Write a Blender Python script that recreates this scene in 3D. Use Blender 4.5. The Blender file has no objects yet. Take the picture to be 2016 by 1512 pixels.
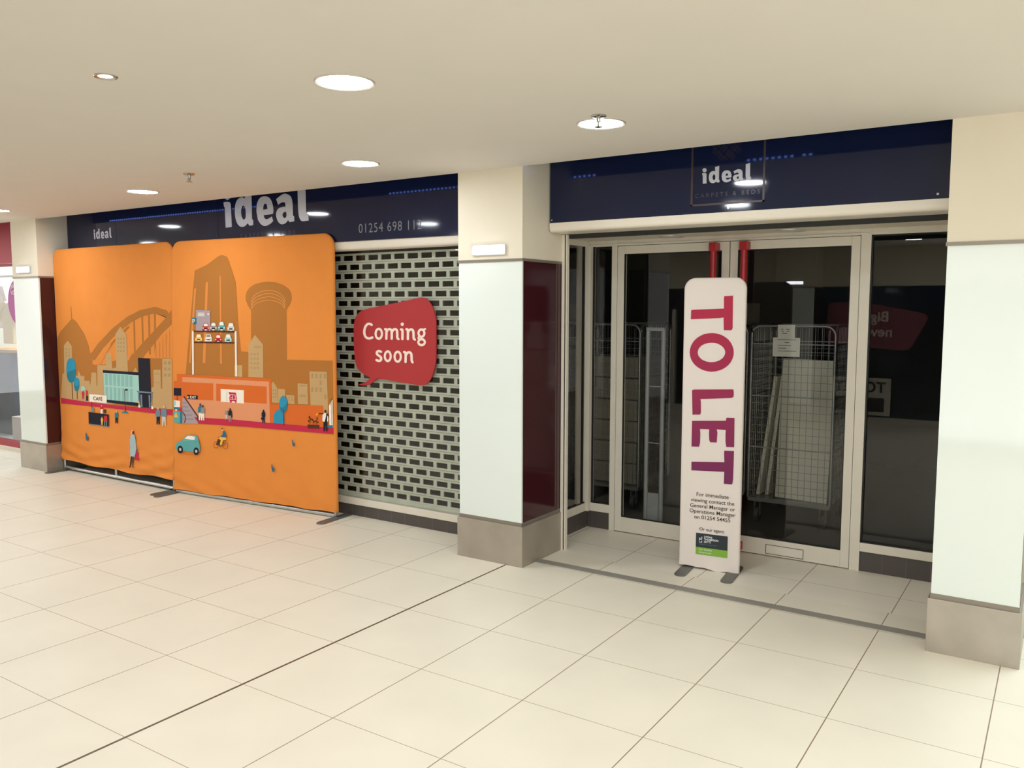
import bpy, bmesh, math, random
from mathutils import Vector, Matrix
from mathutils.geometry import tessellate_polygon
random.seed(7)
PI = math.pi
scene = bpy.context.scene
COL = scene.collection

# ---------------------------------------------------------------- camera, world, light, exposure
cam_data = bpy.data.cameras.new('camera')
cam_data.sensor_width = 36.0
cam_data.lens = 36.0 * 1651.5 / 2016.0
cam_data.clip_start = 0.05
camera = bpy.data.objects.new('camera', cam_data)
COL.objects.link(camera)
camera.location = (2.933, -4.500, 1.641)
camera.rotation_euler = (1.4803, -0.0015, 0.585)
scene.camera = camera

world = bpy.data.worlds.new('world')
scene.world = world
world.use_nodes = True
bg = world.node_tree.nodes['Background']
bg.inputs[0].default_value = (0.75, 0.87, 1.0, 1)
bg.inputs[1].default_value = 0.3


def area_light(name, loc, rot, sx, sy, power, color):
    d = bpy.data.lights.new(name, 'AREA')
    d.shape = 'RECTANGLE'
    d.size, d.size_y = sx, sy
    d.energy = power
    d.color = color
    o = bpy.data.objects.new(name, d)
    o.location = loc
    o.rotation_euler = rot
    COL.objects.link(o)
    return o


# daylight through the skylight of the side mall to the right, and the lit shop at the left end
area_light('skylight_daylight', (4.7, 2.6, 3.25), (0, 0, 0), 3.2, 4.6, 165, (0.74, 0.87, 1.0))
area_light('clothes_shop_lighting', (-8.3, 1.9, 2.55), (0, 0, 0), 2.6, 2.2, 120, (0.86, 0.93, 1.0))
area_light('entrance_daylight', (6.4, -3.4, 1.3), (0, PI / 2, 0), 2.2, 6.0, 15, (0.86, 0.94, 1.0))
area_light('fill_light_opposite', (3.5, -6.12, 1.25), (PI / 2, 0, 0), 3.6, 2.1, 62, (0.94, 0.97, 1.0))  # added soft fill for the shopfronts from across the mall; no lit window there
area_light('daylight_left_end', (-9.9, -3.0, 1.4), (0, -PI / 2, 0), 2.0, 5.0, 44, (0.95, 0.95, 1.0))
DOWNLIGHT_STRENGTH = 82
scene.view_settings.view_transform = 'Standard'
scene.view_settings.look = 'None'
scene.view_settings.exposure = 0.3
scene.view_settings.gamma = 1.0
scene.view_settings.use_curve_mapping = False
scene.cycles.use_denoising = True
scene.cycles.max_bounces = 12
scene.cycles.transparent_max_bounces = 24
scene.cycles.sample_clamp_indirect = 6.0


# ---------------------------------------------------------------- materials
def lin(c):
    return tuple(((v / 255) / 12.92) if v / 255 <= 0.04045 else (((v / 255) + 0.055) / 1.055) ** 2.4 for v in c) + (1.0,)


def mat(name, rgb, rough=0.5, metal=0.0, spec=0.5, var=0.0, var_scale=6.0, bump=0.0, bump_scale=200.0, coat=0.0):
    m = bpy.data.materials.new(name)
    m.use_nodes = True
    nt = m.node_tree
    b = nt.nodes['Principled BSDF']
    b.inputs['Base Color'].default_value = lin(rgb)
    b.inputs['Roughness'].default_value = rough
    b.inputs['Metallic'].default_value = metal
    b.inputs['Specular IOR Level'].default_value = spec
    b.inputs['Coat Weight'].default_value = coat
    if var or bump:
        tc = nt.nodes.new('ShaderNodeTexCoord')
    if var:
        n = nt.nodes.new('ShaderNodeTexNoise')
        n.inputs['Scale'].default_value = var_scale
        n.inputs['Detail'].default_value = 4
        nt.links.new(tc.outputs['Object'], n.inputs['Vector'])
        r = nt.nodes.new('ShaderNodeValToRGB')
        c = lin(rgb)
        r.color_ramp.elements[0].position = 0.3
        r.color_ramp.elements[1].position = 0.7
        r.color_ramp.elements[0].color = tuple(v * (1 - var) for v in c[:3]) + (1,)
        r.color_ramp.elements[1].color = tuple(min(1, v * (1 + var)) for v in c[:3]) + (1,)
        nt.links.new(n.outputs['Fac'], r.inputs['Fac'])
        nt.links.new(r.outputs['Color'], b.inputs['Base Color'])
    if bump:
        n2 = nt.nodes.new('ShaderNodeTexNoise')
        n2.inputs['Scale'].default_value = bump_scale
        nt.links.new(tc.outputs['Object'], n2.inputs['Vector'])
        bp = nt.nodes.new('ShaderNodeBump')
        bp.inputs['Strength'].default_value = bump
        bp.inputs['Distance'].default_value = 0.002
        nt.links.new(n2.outputs['Fac'], bp.inputs['Height'])
        nt.links.new(bp.outputs['Normal'], b.inputs['Normal'])
    return m


def emit(name, rgb, strength):
    m = bpy.data.materials.new(name)
    m.use_nodes = True
    nt = m.node_tree
    nt.nodes.clear()
    e = nt.nodes.new('ShaderNodeEmission')
    e.inputs[0].default_value = lin(rgb)
    e.inputs[1].default_value = strength
    o = nt.nodes.new('ShaderNodeOutputMaterial')
    nt.links.new(e.outputs[0], o.inputs[0])
    return m


def glass(name, tint=(250, 251, 250), ior=1.45, rough=0.0):
    m = bpy.data.materials.new(name)
    m.use_nodes = True
    nt = m.node_tree
    nt.nodes.clear()
    t = nt.nodes.new('ShaderNodeBsdfTransparent')
    t.inputs[0].default_value = lin(tint)
    g = nt.nodes.new('ShaderNodeBsdfGlossy')
    g.inputs['Roughness'].default_value = rough
    f = nt.nodes.new('ShaderNodeFresnel')
    ge = nt.nodes.new('ShaderNodeNewGeometry')            # same reflectance on both faces of the pane
    mx = nt.nodes.new('ShaderNodeMapRange')
    mx.inputs[3].default_value, mx.inputs[4].default_value = ior, 1 / ior
    nt.links.new(ge.outputs['Backfacing'], mx.inputs[0])
    nt.links.new(mx.outputs[0], f.inputs[0])
    x = nt.nodes.new('ShaderNodeMixShader')
    o = nt.nodes.new('ShaderNodeOutputMaterial')
    nt.links.new(f.outputs[0], x.inputs[0])
    nt.links.new(t.outputs[0], x.inputs[1])
    nt.links.new(g.outputs[0], x.inputs[2])
    nt.links.new(x.outputs[0], o.inputs[0])
    return m


def line_mask(nt, value, pitch, width, offset=0.0):
    """1 on thin lines every `pitch` along the socket `value`"""
    def math_node(op, a, b=None):
        n = nt.nodes.new('ShaderNodeMath')
        n.operation = op
        for i, v in enumerate((a, b)):
            if v is None:
                continue
            if isinstance(v, (int, float)):
                n.inputs[i].default_value = v
            else:
                nt.links.new(v, n.inputs[i])
        return n.outputs[0]
    v = math_node('ADD', value, 0.5 * pitch - offset + 200 * pitch)
    v = math_node('DIVIDE', v, pitch)
    v = math_node('FRACT', v)
    v = math_node('SUBTRACT', v, 0.5)
    v = math_node('ABSOLUTE', v)
    return math_node('LESS_THAN', v, 0.5 * width / pitch)


def tiled(name, rgb, joint, specs, rough=0.3, spec=0.5, special=None, var=0.03, recess=0.0):
    """specs: (axis, pitch, width, offset) joint lines in object space; special: one wide joint (axis, position, width, colour)"""
    m = mat(name, rgb, rough, 0, spec)
    nt = m.node_tree
    b = nt.nodes['Principled BSDF']
    tc = nt.nodes.new('ShaderNodeTexCoord')
    sp = nt.nodes.new('ShaderNodeSeparateXYZ')
    nt.links.new(tc.outputs['Object'], sp.inputs[0])
    noise = nt.nodes.new('ShaderNodeTexNoise')
    noise.inputs['Scale'].default_value = 2.5
    noise.inputs['Detail'].default_value = 5
    nt.links.new(tc.outputs['Object'], noise.inputs['Vector'])
    ramp = nt.nodes.new('ShaderNodeValToRGB')
    c = lin(rgb)
    ramp.color_ramp.elements[0].position, ramp.color_ramp.elements[1].position = 0.3, 0.7
    ramp.color_ramp.elements[0].color = tuple(v * (1 - var) for v in c[:3]) + (1,)
    ramp.color_ramp.elements[1].color = tuple(min(1, v * (1 + var)) for v in c[:3]) + (1,)
    nt.links.new(noise.outputs['Fac'], ramp.inputs['Fac'])
    out = ramp.outputs['Color']

    def over(prev, fac, colour):
        x = nt.nodes.new('ShaderNodeMixRGB')
        nt.links.new(fac, x.inputs[0])
        nt.links.new(prev, x.inputs[1])
        x.inputs[2].default_value = lin(colour)
        return x.outputs[0]
    for axis, pitch, width, offset, *col in specs:
        out = over(out, line_mask(nt, sp.outputs[axis], pitch, width, offset), col[0] if col else joint)
    if special:
        axis, pos, width, colour = special
        s = nt.nodes.new('ShaderNodeMath')
        s.operation = 'SUBTRACT'
        nt.links.new(sp.outputs[axis], s.inputs[0])
        s.inputs[1].default_value = pos
        a = nt.nodes.new('ShaderNodeMath')
        a.operation = 'ABSOLUTE'
        nt.links.new(s.outputs[0], a.inputs[0])
        l = nt.nodes.new('ShaderNodeMath')
        l.operation = 'LESS_THAN'
        nt.links.new(a.outputs[0], l.inputs[0])
        l.inputs[1].default_value = width / 2
        out = over(out, l.outputs[0], colour)
    nt.links.new(out, b.inputs['Base Color'])
    return m


M = {}
M['floor'] = tiled('mall_floor_tile', (232, 225, 206), (140, 120, 92), [('X', .55, .0045, 0), ('Y', .55, .0035, 0, (165, 148, 118))], 0.42, 0.35,
                   ('X', 0.0, .013, (92, 76, 56)))
M['recess_floor'] = tiled('recess_floor_tile', (236, 229, 212), (136, 124, 102), [('X', .55, .0045, .012), ('Y', .55, .003, .03)], 0.42, 0.35)
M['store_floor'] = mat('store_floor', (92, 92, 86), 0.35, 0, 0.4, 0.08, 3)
M['shop_floor'] = mat('shop_floor', (180, 178, 172), 0.4)
M['ceiling'] = mat('ceiling_paint', (216, 210, 200), 0.9, 0, 0.2, 0.012, 3)
M['cream'] = mat('cream_paint', (226, 217, 197), 0.7, 0, 0.3, 0.012, 4)
M['white_panel'] = mat('white_glass_panel', (226, 234, 228), 0.07, 0, 0.5)
M['maroon'] = mat('maroon_glass_panel', (62, 24, 30), 0.07, 0, 0.5)
M['steel'] = mat('brushed_steel', (176, 168, 156), 0.42, 0.6, 0.5, 0.10, 5)
M['steel_trim'] = mat('steel_trim', (140, 132, 120), 0.4, 0.5)
M['navy'] = mat('navy_acrylic', (18, 27, 58), 0.06, 0, 0.42)
M['sign_white'] = mat('sign_letter_white', (196, 196, 204), 0.35)
M['sign_grey'] = mat('sign_digit_grey', (128, 130, 136), 0.4)
M['bronze'] = mat('bronze_line', (74, 60, 54), 0.35, 0.2)
M['bronze_faint'] = mat('bronze_faint', (48, 44, 60), 0.3)
M['frame'] = mat('cream_aluminium', (224, 217, 201), 0.42, 0, 0.4, 0.02, 8)
M['shutter'] = mat('galvanised_shutter', (200, 204, 188), 0.5, 0.0, 0.5, 0.08, 9)
M['black'] = mat('black_rubber', (16, 16, 16), 0.6)
M['dark_slot'] = mat('dark_slot', (40, 40, 38), 0.7)
M['plinth_x'] = tiled('plinth_tile_front', (82, 76, 72), (112, 106, 98), [('X', .135, .0025, 0.02)], 0.35, 0.4)
M['plinth_y'] = tiled('plinth_tile_side', (82, 76, 72), (112, 106, 98), [('Y', .135, .0025, 0.02)], 0.35, 0.4)
M['glass'] = glass('shop_glass')
M['clear_glass'] = glass('clear_shop_glass', (235, 238, 238))
M['red_bar'] = mat('red_handle_coating', (176, 26, 38), 0.32)
M['led'] = emit('blue_led_glow', (120, 150, 255), 5)
M['opposite_pink'] = mat('opposite_pink_board', (150, 66, 84), 0.6)
M['wall_lamp'] = emit('wall_lamp_glow', (250, 250, 255), 14)
M['downlight'] = emit('downlight_glow', (243, 248, 255), DOWNLIGHT_STRENGTH)
M['spot'] = emit('small_spot_glow', (255, 244, 226), 25)
M['ring'] = mat('downlight_ring', (205, 200, 188), 0.3, 0.5)
M['chrome'] = mat('chrome', (190, 188, 182), 0.18, 1.0)
M['tube'] = mat('aluminium_tube', (196, 196, 194), 0.28, 0.85)
M['foot'] = mat('grey_steel_foot', (112, 112, 106), 0.45, 0.4)
M['orange'] = mat('orange_fabric', (230, 143, 66), 0.85, 0, 0.15, 0.025, 5, 0.25, 700)
M['white_fabric'] = mat('white_fabric', (226, 216, 208), 0.85, 0, 0.15, 0.012, 5, 0.2, 700)
M['red_sign'] = mat('red_sign_board', (176, 52, 54), 0.5, 0, 0.3)
M['sign_cream'] = mat('sign_lettering', (248, 226, 214), 0.5)
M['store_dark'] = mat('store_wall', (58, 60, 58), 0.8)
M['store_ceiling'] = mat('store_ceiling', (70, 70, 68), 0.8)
M['cage'] = mat('cage_zinc', (150, 152, 150), 0.35, 0.8)
M['board'] = mat('white_board', (222, 218, 200), 0.6, 0, 0.3, 0.03, 4)
M['paper'] = mat('paper', (236, 232, 222), 0.8)
M['ink'] = mat('dark_ink', (62, 48, 42), 0.7)
M['carton'] = mat('pale_carton', (140, 132, 116), 0.8)
M['plastic_grey'] = mat('pale_plastic', (205, 208, 205), 0.35)
M['gate'] = mat('gate_plastic', (158, 160, 158), 0.35)
M['lamp_frame'] = mat('lamp_frame', (196, 196, 196), 0.4)
M['caster'] = mat('caster_rubber', (60, 60, 62), 0.5)
M['card_navy'] = mat('card_navy', (34, 44, 52), 0.6)
M['card_green'] = mat('card_green', (126, 172, 56), 0.6)
M['card_white'] = mat('card_white', (236, 238, 236), 0.6)
M['card_teal'] = mat('card_teal', (110, 130, 136), 0.6)
M['shop_red'] = mat('shop_red_fascia', (158, 24, 44), 0.4)
M['shop_wall'] = mat('shop_wall', (92, 98, 110), 0.8)
M['purple'] = mat('purple_sign', (164, 78, 140), 0.5)
M['wood'] = mat('table_wood', (196, 150, 96), 0.5, 0, 0.4, 0.12, 8)
M['denim'] = mat('blue_grey_cloth', (86, 100, 122), 0.9, 0, 0.2, 0.2, 7)
M['cream_cloth'] = mat('cream_cloth', (232, 216, 178), 0.9)
M['white_box'] = mat('white_display_plinth', (226, 216, 210), 0.5)
M['threshold'] = mat('grey_threshold_strip', (146, 142, 132), 0.5, 0.0, 0.5, 0.05, 12)
M['valance'] = mat('cream_metal_housing', (234, 226, 210), 0.4)
ART_RGB = dict(brown=(178, 116, 54), arc=(222, 148, 80), stripe=(222, 140, 70), beige=(196, 160, 110), beige_dark=(176, 146, 102), deep=(218, 108, 46),
               peach=(226, 152, 108), white=(244, 234, 220), crimson=(196, 48, 76), crimson_dark=(96, 52, 44), grey=(150, 140, 138), greypale=(206, 200, 194),
               lilac=(172, 156, 160), lilac_dark=(150, 136, 146), rail=(92, 52, 34), rail_text=(120, 60, 50), black=(36, 36, 46), teal=(96, 168, 168),
               teal_dark=(46, 124, 146), teal_pale=(166, 210, 200), teal_grey=(140, 188, 180), red=(196, 54, 56), yellow=(238, 186, 84), blue=(52, 146, 180),
               blue_dark=(42, 108, 140), skin=(236, 180, 120), skinpale=(240, 176, 140), orange_bright=(248, 150, 50), shade=(196, 110, 40),
               paleblue=(168, 190, 196), greyblue=(116, 136, 150))
for k, v in ART_RGB.items():
    M['art_' + k] = mat('print_' + k, v, 0.85, 0, 0.15)


def gradient_print(name, top, bottom, z0, z1):
    m = mat(name, top, 0.85, 0, 0.15)
    nt = m.node_tree
    tc = nt.nodes.new('ShaderNodeTexCoord')
    sp = nt.nodes.new('ShaderNodeSeparateXYZ')
    mr = nt.nodes.new('ShaderNodeMapRange')
    mr.inputs[1].default_value, mr.inputs[2].default_value = z0, z1
    r = nt.nodes.new('ShaderNodeValToRGB')
    r.color_ramp.elements[0].color = lin(bottom)
    r.color_ramp.elements[1].color = lin(top)
    nt.links.new(tc.outputs['Object'], sp.inputs[0])
    nt.links.new(sp.outputs['Z'], mr.inputs[0])
    nt.links.new(mr.outputs[0], r.inputs[0])
    nt.links.new(r.outputs[0], nt.nodes['Principled BSDF'].inputs['Base Color'])
    return m


M['to_let_print'] = gradient_print('red_to_purple_print', (178, 54, 76), (118, 52, 90), 0.62, 1.66)


# ---------------------------------------------------------------- mesh helpers
def fill(polys):
    return [tuple(t) for t in tessellate_polygon([[Vector((a * 1000, b * 1000, 0)) for a, b in q] for q in polys])]


class MB:
    """collects shapes; build() links them as ONE mesh object"""
    def __init__(self):
        self.v, self.f, self.mi, self.mats, self.cur = [], [], [], [], 0

    def use(self, m):
        if m not in self.mats:
            self.mats.append(m)
        self.cur = self.mats.index(m)
        return self

    def add(self, verts, faces):
        o = len(self.v)
        self.v += [tuple(p) for p in verts]
        for f in faces:
            self.f.append(tuple(o + i for i in f))
            self.mi.append(self.cur)

    def box(self, x0, y0, z0, x1, y1, z1, xf=None):
        P = [(x, y, z) for z in (z0, z1) for y in (y0, y1) for x in (x0, x1)]
        if xf:
            P = [xf @ Vector(p) for p in P]
        self.add(P, [(0, 2, 3, 1), (4, 5, 7, 6), (0, 1, 5, 4), (2, 6, 7, 3), (0, 4, 6, 2), (1, 3, 7, 5)])
        return self

    def prism(self, poly, f0, f1):
        """closed outline [(a,b)], f0/f1 map (a,b) to the two end faces"""
        n = len(poly)
        t = fill([poly])
        self.add([f0(*p) for p in poly] + [f1(*p) for p in poly],
                 [tuple(x) for x in t] + [tuple(n + i for i in reversed(x)) for x in t] + [(i, (i + 1) % n, n + (i + 1) % n, n + i) for i in range(n)])
        return self

    def flat(self, polys, f):
        """filled outline with holes, mapped by f(a, b)"""
        polys = [[p for i, p in enumerate(q) if math.dist(p, q[i - 1]) > 1e-5] for q in polys]
        self.add([f(a, b) for q in polys for a, b in q], fill(polys))
        return self

    def tube(self, pts, r, n=10, closed=False):
        P = [Vector(p) for p in pts]
        rings = []
        for i, p in enumerate(P):
            a = P[i - 1] if (i or closed) else P[0]
            b = P[(i + 1) % len(P)] if (i < len(P) - 1 or closed) else P[-1]
            d = (b - a).normalized()
            up = Vector((0, 0, 1)) if abs(d.z) < 0.9 else Vector((1, 0, 0))
            s = d.cross(up).normalized()
            t = s.cross(d).normalized()
            rings.append([p + r * (math.cos(2 * PI * k / n) * s + math.sin(2 * PI * k / n) * t) for k in range(n)])
        v = [q for rg in rings for q in rg]
        f = []
        m = len(rings)
        for i in range(m if closed else m - 1):
            for k in range(n):
                f.append((i * n + k, i * n + (k + 1) % n, ((i + 1) % m) * n + (k + 1) % n, ((i + 1) % m) * n + k))
        if not closed:
            f.append(tuple(range(n - 1, -1, -1)))
            f.append(tuple((m - 1) * n + k for k in range(n)))
        self.add(v, f)
        return self

    def lathe(self, prof, cx, cy, n=40, cap0=True, cap1=True):
        v = [(cx + r * math.cos(2 * PI * k / n), cy + r * math.sin(2 * PI * k / n), z) for r, z in prof for k in range(n)]
        f = [(i * n + k, i * n + (k + 1) % n, (i + 1) * n + (k + 1) % n, (i + 1) * n + k) for i in range(len(prof) - 1) for k in range(n)]
        if cap0:
            f.append(tuple(range(n - 1, -1, -1)))
        if cap1:
            f.append(tuple((len(prof) - 1) * n + k for k in range(n)))
        self.add(v, f)
        return self

    def text(self, body, size, f, align='CENTER', bold=0.0, spacing=1.0, width=1.0):
        cu = bpy.data.curves.new('lettering', 'FONT')
        cu.body = body
        cu.size = size
        cu.align_x = align
        cu.offset = bold
        cu.space_character = spacing
        cu.resolution_u = 4
        o = bpy.data.objects.new('lettering', cu)
        COL.objects.link(o)
        dg = bpy.context.evaluated_depsgraph_get()
        me = bpy.data.meshes.new_from_object(o.evaluated_get(dg))
        self.add([f(p.co.x * width, p.co.y) for p in me.vertices], [tuple(p.vertices) for p in me.polygons])
        bpy.data.objects.remove(o)
        bpy.data.curves.remove(cu)
        bpy.data.meshes.remove(me)
        return self

    def build(self, name, m=None, parent=None, smooth=False, bevel=0.0, base=None):
        me = bpy.data.meshes.new(name)
        off = Vector(base) if base is not None else Vector((0, 0, 0))
        me.from_pydata([Vector(p) - off for p in self.v], [], self.f)
        for mm in (self.mats if self.mats else [m]):
            me.materials.append(M[mm])
        if self.mats:
            me.polygons.foreach_set('material_index', self.mi)
        me.update()
        bm = bmesh.new()
        bm.from_mesh(me)
        bmesh.ops.recalc_face_normals(bm, faces=bm.faces)
        bm.to_mesh(me)
        bm.free()
        o = bpy.data.objects.new(name, me)
        COL.objects.link(o)
        if parent is not None:
            o.parent = parent
        o.location = off
        if smooth:
            for p in me.polygons:
                p.use_smooth = True
            es = o.modifiers.new('auto_smooth', 'EDGE_SPLIT')
            es.split_angle = math.radians(40)
        if bevel:
            b = o.modifiers.new('bevel', 'BEVEL')
            b.width = bevel
            b.segments = 2
            b.limit_method = 'ANGLE'
        return o


def tag(o, label=None, cat=None, group=None, kind=None):
    if label:
        o['label'] = label
    if cat:
        o['category'] = cat
    if group:
        o['group'] = group
    if kind:
        o['kind'] = kind
    return o


def empty(name, loc, rz=0):
    o = bpy.data.objects.new(name, None)
    o.location = loc
    o.rotation_euler = (0, 0, rz)
    o.empty_display_size = 0.1
    COL.objects.link(o)
    return o


def struct(o):
    o['kind'] = 'structure'
    return o


def copy_tree(o, parent=None):
    c = o.copy()
    COL.objects.link(c)
    if parent is not None:
        c.parent = parent
    for ch in o.children:
        copy_tree(ch, c)
    return c


def box(name, m, x0, y0, z0, x1, y1, z1, parent=None, bevel=0.0):
    return MB().box(x0, y0, z0, x1, y1, z1).build(name, m, parent, bevel=bevel)

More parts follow.
